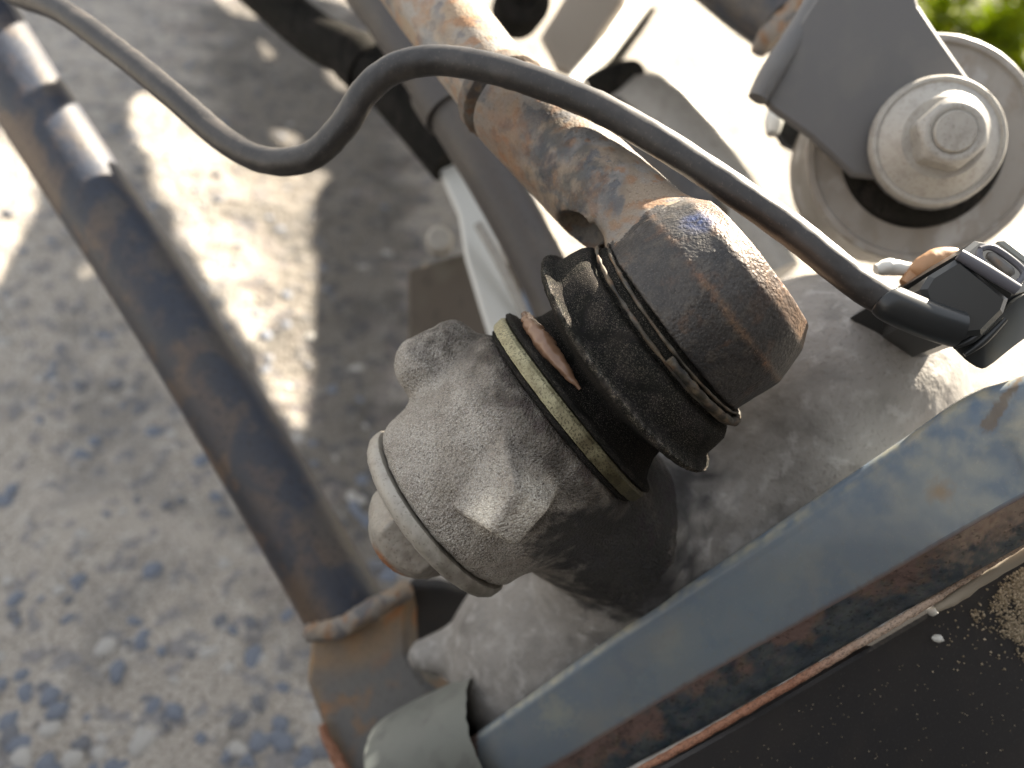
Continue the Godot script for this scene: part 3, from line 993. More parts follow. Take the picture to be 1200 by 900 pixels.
# --- bushing, bracket and flange bolt, upper right
func build_bracket_and_bolt() -> void:
	var n := Vector3(-0.16, -0.1, 1.0).normalized()
	var c := q(1080, 176, 195)
	var o := thing("bushing", "large round steel bushing with a bright rim behind the bracket bolt", "bushing", c)
	commit("shell", lathe(c, n, [Vector2(-26, 22), Vector2(-26, 27.2), Vector2(-2, 27.4), Vector2(-0.6, 28.1), Vector2(0.8, 28.3), Vector2(1.4, 27.8), Vector2(1.4, 26.4), Vector2(0.4, 25.9), Vector2(0.0, 20), Vector2(0.2, 17.5)], 110, 0.12), M.bush_steel, o)
	commit("rubber", lathe(c, n, [Vector2(0.1, 19.5), Vector2(1.6, 19.0), Vector2(2.4, 17.5), Vector2(2.4, 3.0)], 80), M.rubber, o)
	o = thing("bracket", "dark grey painted strap bracket with a rounded end under the flange bolt", "bracket", q(1000, 90, 196))
	var outline := [[884, 106], [905, 76], [958, -6], [985, -60], [1010, -190], [1050, -190], [1060, -60], [1078, 6], [1106, 48], [1140, 96], [1164, 128]]
	for k in 13:
		var t := deg_to_rad(-28.0 + 175.0 * k / 12.0)
		outline.append([1094 + cos(t) * 79.0, 166 + sin(t) * 79.0])
	outline.append_array([[1000, 206], [950, 160], [905, 128]])
	commit("strap", cut_plate(outline, 184, Vector2(-0.16, -0.1), 3.2, 0.8), M.grey_plate, o)
	commit("bent_flange", tube(smooth_path([q4(888, 116, 188, 2.5), q4(904, 86, 188, 2.9), q4(935, 38, 189, 2.9), q4(962, -8, 190, 2.9), q4(985, -50, 190, 2.9)]), 18, 0.2), M.grey_plate, o)
	o = thing("flange_bolt", "zinc flange bolt with a wide washer face through the grey bracket", "bolt", c)
	var bc := q(1098, 166, 180)
	commit("flange", lathe(bc, n, [Vector2(-2.2, 3), Vector2(-2.2, 14.2), Vector2(-1.2, 15.0), Vector2(0.3, 15.0), Vector2(1.2, 14.5), Vector2(1.3, 13.7), Vector2(1.0, 13.3), Vector2(1.3, 12.9), Vector2(3.6, 9.9), Vector2(4.3, 9.2), Vector2(4.4, 0.1)], 90, 0.06), M.zinc, o)
	# round-cornered hex
	var f := side_frame(n)
	var hex := func(p: Vector3) -> float:
		var v: Vector3 = p - bc
		var s := v.dot(n)
		var x: float = v.dot(f[0])
		var y: float = v.dot(f[1])
		var r := sqrt(x * x + y * y)
		var d := -100.0
		for k in 3:
			var a := PI / 3.0 * k + 0.2
			d = smoothmax(d, absf(x * cos(a) + y * sin(a)) - 7.0, 0.35)
		d = smoothmax(d, r - 8.0, 0.4)
		d = smoothmax(d, s - 10.6, 0.5)
		d = smoothmax(d, (r - 7.2) * 0.7 + (s - 9.6) * 0.7, 0.4)
		d = maxf(d, -(s - 3.0))
		# shallow dish in the head
		return smoothmax(d, -((p - bc - n * 14.4).length() - 6.2), 0.5)
	commit("head", nets(hex, bc - Vector3.ONE * 11.0, bc + Vector3.ONE * 14.0, 0.4), M.zinc, o)
	commit("tip", lathe(bc, n, [Vector2(8.0, 4.6), Vector2(10.6, 4.6), Vector2(11.1, 4.2), Vector2(11.2, 0.01)], 40), M.zinc, o)

# --- the knuckle casting, its nut and washer
var hb := Vector3.ZERO     # foot of the housing's axis
var ha := Vector3.ZERO     # its direction, from nut to boot

func build_knuckle() -> void:
	hb = q(520, 594, 154)
	ha = (q(672, 474, 150.5) - hb).normalized()
	var lug_a := q(500, 428, 152)
	var lug_b := q(530, 402, 152)
	var boss_a := q(578, 612, 130.6)
	var boss_b := q(626, 577, 129.6)
	var boss_in := (hb + ha * 14.0 - q(600, 595, 138)).normalized() * 9.0
	var boss_mid := (boss_a + boss_b) * 0.5
	var boss_out := -boss_in.normalized()
	var boss_x := (boss_b - boss_a).normalized()
	boss_x = (boss_x - boss_out * boss_x.dot(boss_out)).normalized().rotated(boss_out, 0.25)
	var boss_y := boss_out.cross(boss_x)
	var neck_a := q(632, 552, 160)
	var neck_b := q(755, 640, 184)
	var casting := func(p: Vector3) -> float:
		var v := p - hb
		var s := v.dot(ha)
		var r := (v - ha * s).length()
		var big := 19.6 + 1.9 * clampf(s / 26.0, 0.0, 1.0)
		var d := smoothmax(r - big, absf(s - 14.8) - 14.8, 3.0)
		d = smoothmin(d, capsule(p, lug_a, lug_b, 6.4, 4.6), 4.0)
		d = smoothmin(d, capsule(p, neck_a, neck_b, 18.5, 19.0), 5.0)
		var h := (p - boss_mid).dot(boss_out)
		var flare := 0.42 * maxf(h, -5.0)
		var bo := smoothmax(absf((p - boss_mid).dot(boss_x)) - 5.9 + flare, absf((p - boss_mid).dot(boss_y)) - 4.8 + flare, 1.2)
		bo = smoothmax(bo, h - 4.0 + 0.12 * (p - boss_mid).dot(boss_x), 1.0)
		bo = maxf(bo, -10.0 - h)
		d = smoothmin(d, bo, 0.8)
		if absf(d) < 3.0:
			d += noise_a.get_noise_3dv(p * 0.9) * 0.15
		return d
	var o := thing("steering_knuckle", "grimy cast aluminium knuckle with a round ball joint housing, centre", "steering knuckle", q(640, 600, 165))
	var grime_and_light := func(p: Vector3, _n: Vector3) -> Color:
		var s: float = (p - hb).dot(ha)
		var t := clampf((s - 19.0) / 9.0, 0.0, 1.0) * (0.45 + 1.1 * n01(p, 6.0, 2.0))
		t = maxf(t, clampf(1.4 - (p - q(520, 392, 150)).length() / 8.0, 0.0, 1.0) * n01(p, 3.0, 5.0) * 1.1)
		var k := clampf((n01(p, 14.0, 1.0) - 0.35) * 1.2, 0.0, 0.55)
		var boss_light := clampf(1.0 - (capsule(p, boss_a, boss_b, 5.2, 4.8) + 1.2) / 1.6, 0.0, 1.0) * (0.5 + 0.5 * n01(p, 1.5, 3.0))  # boss top painted lighter, standing in for light falling on it
		return Color.WHITE.lerp(Color(1.8, 1.8, 1.75), boss_light).lerp(Color(0.62, 0.58, 0.54), k * (1.0 - boss_light)).lerp(Color(0.12, 0.1, 0.085), clampf(t, 0.0, 0.92))
	var shade_mask := func(p: Vector3) -> float:
		# shade painted into the colour down the neck and along the arm
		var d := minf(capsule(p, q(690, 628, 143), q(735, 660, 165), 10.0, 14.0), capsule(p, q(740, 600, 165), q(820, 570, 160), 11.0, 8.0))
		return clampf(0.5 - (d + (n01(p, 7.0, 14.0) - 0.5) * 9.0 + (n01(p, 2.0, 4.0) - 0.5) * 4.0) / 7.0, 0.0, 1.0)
	var shaded_cast := func(p: Vector3, n: Vector3) -> Color:
		return grime_and_light.call(p, n).lerp(Color(0.055, 0.055, 0.06), shade_mask.call(p) * 0.93)
	var shaded_arm := func(p: Vector3, _n: Vector3) -> Color:
		return Color.WHITE.lerp(Color(0.085, 0.09, 0.105), shade_mask.call(p) * 0.9)
	commit("housing", nets(casting, q(440, 720, 160) + Vector3(-6, -6, -32), q(770, 350, 150) + Vector3(6, 4, 36), 0.7), M.cast, o, shaded_cast)
	var arm_a := q(640, 768, 211)
	var arm_b := q(965, 478, 189)
	var arm_c := q(1000, 520, 191)
	var lug := q(498, 768, 214)
	var arm := func(p: Vector3) -> float:
		var d := capsule(p, arm_a, arm_b, 27.0, 31.5)
		d = smoothmin(d, capsule(p, arm_b, arm_c, 31.0, 26.0), 6.0)
		d = smoothmin(d, capsule(p, neck_a, neck_b, 16.0, 20.0), 12.0)
		d = smoothmin(d, capsule(p, lug, lug + Vector3(14, 2, 0), 4.6, 9.0), 3.0)
		if absf(d) < 6.0:
			d += noise_a.get_noise_3dv(p * 0.3) * 0.4
		return d
	commit("arm", nets(arm, q(480, 900, 208) + Vector3(-8, -14, -40), q(1160, 320, 205) + Vector3(8, 8, 48), 1.7), M.cast_far, o, shaded_arm)

	o = thing("ball_joint_nut", "worn hexagonal nut on a wide washer at the lower left end of the housing", "nut", hb)
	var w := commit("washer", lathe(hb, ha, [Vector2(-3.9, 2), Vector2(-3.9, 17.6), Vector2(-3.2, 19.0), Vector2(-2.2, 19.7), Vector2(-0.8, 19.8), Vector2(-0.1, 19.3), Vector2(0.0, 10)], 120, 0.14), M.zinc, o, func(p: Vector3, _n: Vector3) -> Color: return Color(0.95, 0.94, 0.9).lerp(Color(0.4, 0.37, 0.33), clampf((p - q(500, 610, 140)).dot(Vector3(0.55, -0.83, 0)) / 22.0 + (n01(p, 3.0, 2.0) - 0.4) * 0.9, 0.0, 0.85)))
	tag(w, "dull wide washer under the nut")
	var f := side_frame(ha)
	var facing := (Vector3(0.1, 0.1, 1.0) - ha * Vector3(0.1, 0.1, 1.0).dot(ha)).normalized()
	var phase := atan2(facing.dot(f[1]), facing.dot(f[0])) + 0.12
	var nut := func(p: Vector3) -> float:
		var v: Vector3 = p - hb
		var s := -v.dot(ha)
		var x: float = v.dot(f[0])
		var y: float = v.dot(f[1])
		var r := sqrt(x * x + y * y)
		var d := -100.0
		for k in 3:
			var a := PI / 3.0 * k + phase
			d = smoothmax(d, absf(x * cos(a) + y * sin(a)) - 9.6, 0.5)
		d = smoothmax(d, s - 15.6, 1.6)
		d = smoothmax(d, (r - 8.4) * 0.66 + (s - 12.4) * 0.75, 1.6)
		d = maxf(d, 3.0 - s)
		return d + noise_a.get_noise_3dv(p * 1.3) * 0.12
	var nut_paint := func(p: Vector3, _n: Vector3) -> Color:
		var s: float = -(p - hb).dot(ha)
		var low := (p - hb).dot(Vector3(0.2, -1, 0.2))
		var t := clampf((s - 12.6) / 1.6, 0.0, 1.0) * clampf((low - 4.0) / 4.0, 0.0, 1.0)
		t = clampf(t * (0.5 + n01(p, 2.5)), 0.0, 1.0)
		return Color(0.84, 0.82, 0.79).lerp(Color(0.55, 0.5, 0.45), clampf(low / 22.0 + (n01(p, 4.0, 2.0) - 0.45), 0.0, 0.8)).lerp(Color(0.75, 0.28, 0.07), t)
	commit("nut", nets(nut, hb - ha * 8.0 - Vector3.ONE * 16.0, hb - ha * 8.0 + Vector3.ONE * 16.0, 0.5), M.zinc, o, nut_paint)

# --- the rusty rod with its forged eye
var rb := Vector3.ZERO     # centre of the boot's widest rim
var ra := Vector3.ZERO     # direction from boot to eye

func build_rod() -> void:
	rb = q(738, 420, 146)
	ra = Vector3(0.794 * 0.93, 0.608 * 0.93, 0.33).normalized()
	var eye := rb + ra * 18.4
	var ea := Vector3(0.79, 0.61, 0.255).normalized()
	var foot := eye - ea * 18.4
	var r1 := q(652, 190, 160)
	var rod_dir := (r1 - eye).normalized()
	var r2 := q(597, 122, 167)
	var pocket_a := q(644, 292, 151)
	var pocket_b := q(680, 284, 150)
	var forged := func(p: Vector3) -> float:
		var v := p - foot
		var s := v.dot(ea)
		var r := (v - ea * s).length()
		var d := smoothmax(9.7 - s, s - 28.6, 0.3)
		d = smoothmax(d, r - 19.2 - 0.05 * (s - 20.0), 0.7)
		d = smoothmax(d, (r - 19.1) * 0.94 + (s - 19.0) * 0.34, 0.15)
		d = smoothmax(d, (r - 16.7) * 0.75 + (s - 25.6) * 0.66, 0.25)
		d = smoothmin(d, smoothmax(capsule(p, eye, r2, 10.6, 9.7), minf(10.2 - s, 24.0 - r), 2.0), 4.0)
		d = smoothmax(d, -capsule(p, pocket_a, pocket_b, 6.8, 6.2), 0.5)
		d = smoothmax(d, (p - r2).dot(rod_dir), 0.6)
		if absf(d) < 3.0:
			d += noise_a.get_noise_3dv(p * 0.4) * 0.16
		return d
	var o := thing("track_rod", "rusty brown steel rod ending in a dark forged eye above the rubber boot", "track rod", eye)
	var coat := func(p: Vector3, _n: Vector3) -> Color:
		var c := Color.WHITE
		var blot := minf((p - q(655, 178, 150)).length(), minf((p - q(688, 215, 147)).length() * 1.1, (p - q(668, 240, 147)).length() * 1.3))
		c = c.lerp(Color(0.24, 0.3, 0.4), clampf((1.45 - blot / 9.0) * 1.7 * (n01(p, 4.2, 1.0) * 0.75 + n01(p, 1.1, 4.0) * 0.35 - 0.2), 0.0, 0.8))
		c = c.lerp(Color(0.09, 0.085, 0.08), clampf(0.5 - (capsule(p, pocket_a, pocket_b, 6.6, 6.0) - 0.3) / 1.2, 0.0, 1.0) * 0.94)  # pocket interior darkened in the colour to stand in for its shade
		var left := clampf(1.0 - (p - q(583, 175, 158)).length() / 11.0, 0.0, 1.0)
		c = c.lerp(Color(0.95, 0.66, 0.46), left * 0.9)
		return c
	var lo := Vector3(minf(r2.x, eye.x) - 26, minf(r2.y, eye.y) - 30, minf(r2.z, eye.z) - 26)
	var hi := Vector3(maxf(r2.x, eye.x) + 30, maxf(r2.y, eye.y) + 14, maxf(r2.z, eye.z) + 26)
	var whole := nets(forged, lo, hi, 0.65)
	# the eye and the shank wear differently
	var head := blank()
	var shank := blank()
	split_by(whole, head, shank, func(p: Vector3) -> bool: return capsule(p, eye + rod_dir * 24.0, r2, 0.1, 0.1) - 15.0 + 3.0 * noise_a.get_noise_3dv(p * 0.6) > 0.0)
	var worn := func(p: Vector3, n: Vector3) -> Color:
		var s: float = (p - foot).dot(ea)
		var rust := clampf(1.0 - absf(s - 18.9 + (n01(p, 1.6, 2.0) - 0.5) * 0.7) / 0.9, 0.0, 1.0) * clampf(n01(p, 4.0, 7.0) * 1.9 - 0.1, 0.0, 1.0)
		rust = maxf(rust, clampf((s - 25.0) / 1.0, 0.0, 1.0) * 0.7)
		rust = maxf(rust, clampf(1.0 - (p - q(783, 300, 132)).length() / 2.2, 0.0, 1.0))
		var pale := clampf(1.2 - (p - q(770, 262, 140)).length() / 13.0, 0.0, 1.0) * n01(p, 2.2, 11.0) * 1.4
		var c := Color.WHITE.lerp(Color(2.6, 1.8, 1.25), clampf(rust, 0.0, 1.0))
		return c.lerp(Color(1.9, 1.95, 2.05), clampf(pale * 1.8 - 0.6, 0.0, 0.8)).lerp(Color(0.7, 1.4, 4.5), clampf(1.5 - (p - q(818, 252, 126)).length() / 2.6, 0.0, 1.0) * n01(p, 1.6, 9.0))
	commit("forged_eye", head, M.forged, o, worn)
	commit("shank", shank, M.rust, o, coat)
	# collar and the thinner tube beyond
	var dir := (q(520, 22, 181) - r2).normalized()
	commit("collar", lathe(r2, dir, [Vector2(-1.5, 8.0), Vector2(0.3, 8.2), Vector2(0.6, 8.4), Vector2(1.0, 9.6), Vector2(1.8, 10.3), Vector2(4.4, 10.2), Vector2(5.6, 9.5), Vector2(6.2, 8.6)], 72, 0.35), M.rust, o, func(p: Vector3, _n: Vector3) -> Color: return Color(0.75, 0.78, 0.82).lerp(Color(0.5, 0.4, 0.32), n01(p, 5.0)))
	commit("tube", lathe(r2, dir, [Vector2(4.0, 8.9), Vector2(20, 9.1), Vector2(40, 9.3), Vector2(60, 9.3)], 56, 0.4), M.rust, o, func(p: Vector3, _n: Vector3) -> Color: return Color(1.25, 1.15, 1.0).lerp(Color(1.5, 1.6, 1.7), n01(p, 8.0)))

func split_by(m: Dictionary, yes: Dictionary, no: Dictionary, test: Callable) -> void:
	var map_yes := {}
	var map_no := {}
	for t in range(0, m.i.size(), 3):
		var c: Vector3 = (m.v[m.i[t]] + m.v[m.i[t + 1]] + m.v[m.i[t + 2]]) / 3.0
		var pick: bool = test.call(c)
		var into := yes if pick else no
		var seen := map_yes if pick else map_no
		for k in 3:
			var at: int = m.i[t + k]
			if not seen.has(at):
				seen[at] = into.v.size()
				into.v.append(m.v[at])
				into.n.append(m.n[at])
			into.i.append(seen[at])

# --- the rubber boot and its rings
func build_boot() -> void:
	M.rubber.metallic_specular = 0.2
	var o := thing("dust_boot", "black dusty rubber boot between the housing and the forged eye", "rubber boot", rb)
	var dusty := func(p: Vector3, n: Vector3) -> Color:
		var s: float = (p - rb).dot(ra)
		var rim := clampf(1.0 - absf(s + 0.4) / 0.7, 0.0, 1.0) * clampf(n01(p, 1.2, 8.0) * 2.4 - 0.7, 0.0, 1.0)
		if rim > 0.0: return Color.WHITE.lerp(Color(9.0, 8.6, 7.8), rim * 0.8)
		return Color.WHITE.lerp(Color(1.7, 1.65, 1.55), clampf((s - 0.5) / 3.0, 0.0, 1.0) * n01(p, 5.0, 4.0))
	commit("bellows", lathe(rb, ra, [Vector2(-13, 13), Vector2(-12, 14.8), Vector2(-10.4, 15.4), Vector2(-9.2, 14.6), Vector2(-8.0, 14.9), Vector2(-6.4, 16.2), Vector2(-5.2, 16.4), Vector2(-4.2, 17.6), Vector2(-2.8, 20.6), Vector2(-2.0, 22.9), Vector2(-1.5, 24.2), Vector2(-0.9, 24.8), Vector2(-0.2, 24.9), Vector2(0.2, 24.4), Vector2(0.6, 23.2), Vector2(1.4, 22.6), Vector2(3.4, 22.4), Vector2(5.6, 21.9), Vector2(6.6, 21.2), Vector2(7.0, 20.0), Vector2(7.2, 16)], 170, 0.2), M.rubber, o, dusty)
	commit("upper_lip", lathe(rb, ra, [Vector2(6.8, 17), Vector2(7.0, 19.0), Vector2(8.2, 19.5), Vector2(9.4, 19.2), Vector2(10.6, 18.4), Vector2(12.0, 17.0)], 110, 0.4), M.rubber, o, dusty)
	commit("inner_fold", lathe(hb, ha, [Vector2(34.5, 20.6), Vector2(36.5, 18.6), Vector2(39, 17.4), Vector2(42, 17.0), Vector2(45, 14.0)], 110, 0.3), M.rubber, o)
	var wire := blank()
	var toward_view: Vector3 = side_frame(ra)[0]
	var wire_from := 0.0
	for k in 720:
		var a := TAU * k / 720.0
		var g: Vector3 = (side_frame(ra)[0] * cos(a) + side_frame(ra)[1] * sin(a))
		if g.dot(Vector3(0.25, 0.1, 1.0)) > toward_view.dot(Vector3(0.25, 0.1, 1.0)):
			toward_view = g
			wire_from = a
	var wire_turn := 2.0
	if (side_frame(ra)[0] * cos(wire_from + 1.0) + side_frame(ra)[1] * sin(wire_from + 1.0)).y > toward_view.y: wire_turn = -2.0
	var wire_a := wire_from + wire_turn * 0.02
	var f := side_frame(ra)
	for turn in [[8.3, 20.3, 0.34, 0.0, TAU], [9.2, 20.6, 0.72, wire_a, wire_turn], [10.2, 19.3, 0.3, 0.0, TAU]]:
		var pts := []
		for k in 97:
			var a: float = turn[3] + turn[4] * k / 96.0
			var p: Vector3 = rb + ra * turn[0] + (f[0] * cos(a) + f[1] * sin(a)) * turn[1]
			pts.append(Vector4(p.x, p.y, p.z, turn[2] * (1.0 + 0.2 * noise_a.get_noise_3dv(p))))
		join(wire, tube(pts, 12, 0.22))
	commit("spring_clip", wire, M.rust, o, func(p: Vector3, _n: Vector3) -> Color: return Color(0.12, 0.11, 0.09).lerp(Color(0.62, 0.62, 0.55), clampf(n01(p, 3.0, 2.0) * 1.5 - 0.4, 0.0, 1.0)))
	o = thing("retaining_ring", "brassy retaining ring flecked black round the housing mouth", "retaining ring", hb + ha * 31.0)
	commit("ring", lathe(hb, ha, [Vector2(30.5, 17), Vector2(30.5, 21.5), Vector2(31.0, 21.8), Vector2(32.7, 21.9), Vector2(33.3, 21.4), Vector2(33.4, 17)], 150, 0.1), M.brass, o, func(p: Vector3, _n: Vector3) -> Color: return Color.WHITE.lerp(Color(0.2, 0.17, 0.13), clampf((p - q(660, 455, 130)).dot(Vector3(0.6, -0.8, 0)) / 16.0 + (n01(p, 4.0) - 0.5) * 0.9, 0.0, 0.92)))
	commit("seal_lip", lathe(hb, ha, [Vector2(29.4, 17), Vector2(29.4, 20.6), Vector2(29.8, 21.0), Vector2(30.3, 21.0), Vector2(30.5, 20)], 120, 0.1), M.rubber, o)
	commit("outer_lip", lathe(hb, ha, [Vector2(33.4, 18), Vector2(33.5, 21.4), Vector2(33.9, 21.9), Vector2(34.5, 21.7), Vector2(35.0, 20.8), Vector2(35.7, 15)], 150, 0.25), M.rubber, o)
	# grease squeezed out of the seal
	var fr := side_frame(ha)
	var path := []
	for p in [[618, 362, 0.5], [622, 374, 1.2], [628, 390, 1.6], [636, 408, 1.7], [646, 426, 1.35], [658, 444, 0.9], [674, 462, 0.2]]:
		# on the circle of radius 19.6 at 38.5 along the housing's axis, at the angle that faces this place
		var want := q(p[0], p[1], 140.0)
		var ray := want.normalized()
		var best := Vector3.ZERO
		var least := 1e9
		for k in 360:
			var a := TAU * k / 360.0
			var cnd: Vector3 = hb + ha * 36.7 + (fr[0] * cos(a) + fr[1] * sin(a)) * 19.7
			var miss := (cnd - ray * cnd.dot(ray)).length()
			if miss < least and cnd.z > (hb + ha * 38.0).z - 4.0:
				least = miss
				best = cnd
		path.append(Vector4(best.x, best.y, best.z, p[2]))
	var g := commit("grease_smear", tube(smooth_path(path), 20, 0.45), M.grease)
	tag(g, "glossy brown smear of grease squeezed out beside the brassy ring", "grease")

# --- cable and plug
func build_cable() -> void:
	var o := thing("sensor_cable", "black rubber covered cable snaking across the top to the plug on the right", "cable", q(600, 90, 150))
	var r := 2.9
	var pts := []
	for p in [[-30, -32, 196], [22, -6, 190], [70, 12, 184], [130, 54, 178], [200, 110, 171], [262, 163, 166], [312, 188, 162], [362, 184, 158], [400, 150, 155], [430, 105, 153], [468, 78, 152], [520, 71, 151], [590, 84, 149], [680, 116, 147], [760, 158, 145], [850, 216, 142], [930, 272, 139], [1000, 328, 136], [1052, 360, 134]]:
		pts.append(q4(p[0], p[1], p[2], r))
	commit("sheath", tube(smooth_path(pts, 9), 36, 0.16), M.cable, o)
	commit("end_sleeve", tube(smooth_path([q4(1038, 352, 134, 2.95), q4(1046, 357, 133.6, 3.25), q4(1085, 374, 133, 3.3), q4(1122, 386, 133, 3.2)], 5), 32), M.black_plastic, o)
	o = thing("cable_plug", "black plastic plug with a slotted top at the right end of the cable", "plug", q(1140, 360, 140))
	var n := Vector3(-0.18, 0.12, 0.97).normalized()
	var u := Vector3(0.80, -0.60, 0.0)
	u = (u - n * u.dot(n)).normalized()
	var w := n.cross(u)
	# the front: a block whose upper right side holds the latch window
	commit("body", cut_plate([[1080, 338], [1090, 322], [1121, 303], [1128, 304], [1184, 349], [1178, 366], [1152, 392], [1130, 394], [1088, 366]], 133, Vector2(-0.18, 0.1), 34.0, 0.9), M.black_plastic, o)
	var at := q(1124, 298, 134)
	var bar := smooth_path([Vector4(at.x, at.y, at.z, 1.0), Vector4(at.x + u.x * 5, at.y + u.y * 5, at.z + u.z * 5, 1.15), Vector4(at.x + u.x * 11, at.y + u.y * 11, at.z + u.z * 11, 1.0)], 6)
	commit("lit_edge", tube(bar, 16), M.plastic_paler, o)  # paler bead stands in for the lit edge of the plug
	commit("top_face", cut_plate([[1126, 296], [1146, 280], [1172, 284], [1222, 320], [1212, 344], [1186, 350]], 138, Vector2(0.30, 0.35), 30.0, 0.8), M.black_plastic, o)
	commit("window_frame", tube(smooth_path([q4(1148, 292, 135, 0.55), q4(1165, 291, 135, 0.6), q4(1198, 316, 134, 0.6), q4(1194, 330, 133.6, 0.6), q4(1180, 334, 133.4, 0.6), q4(1150, 306, 134.4, 0.6), q4(1148, 293, 135, 0.55)]), 12), M.plastic_paler, o)
	commit("latch", tube(smooth_path([q4(1156, 300, 135.2, 0.5), q4(1163, 302, 135, 0.9), q4(1180, 316, 134.4, 0.9), q4(1186, 323, 134.2, 0.5)]), 12, 0.2), M.gusset, o)
	commit("skirt", loft([
		chaikin([q(1086, 372, 134), q(1150, 396, 134), q(1190, 350, 135), q(1230, 330, 137), q(1230, 345, 152), q(1100, 350, 150)], 0.15, 2),
		chaikin([q(1096, 392, 135), q(1152, 412, 134.5), q(1196, 372, 135), q(1232, 350, 137), q(1232, 360, 152), q(1108, 372, 150)], 0.15, 2),
		chaikin([q(1128, 420, 136), q(1152, 435, 136), q(1190, 404, 136), q(1230, 376, 138), q(1230, 380, 150), q(1136, 410, 148)], 0.15, 2)]), M.black_plastic, o)
	for k in 3:
		commit("rib", tube(smooth_path([q4(1104 + 13 * k, 398 + 9 * k, 134.6, 0.4), q4(1128 + 12 * k, 394 + 3 * k, 133.6, 0.7), q4(1150 + 14 * k, 378 - 2 * k, 133.4, 0.5)]), 10), M.black_plastic, o)
	commit("clip_tab", cut_plate([[1172, 280], [1222, 274], [1226, 312], [1206, 306]], 143, Vector2(0.5, 0.9), 2.4, 0.6), M.green_grey, o)
	o = thing("wire_seal", "small amber wire seal with pale crimp left of the plug", "wire seal", q(1075, 320, 150))
	commit("seal", tube(smooth_path([q4(1060, 334, 152, 1.2), q4(1072, 324, 152, 2.0), q4(1084, 314, 151, 2.4), q4(1100, 304, 151, 2.4), q4(1120, 300, 151, 1.6)]), 20, 0.3), M.amber, o)
	commit("crimp", tube(smooth_path([q4(1026, 316, 154, 1.0), q4(1040, 313, 154, 1.7), q4(1054, 314, 153.5, 1.5), q4(1080, 320, 153, 1.4)]), 18, 0.3), M.pale, o)

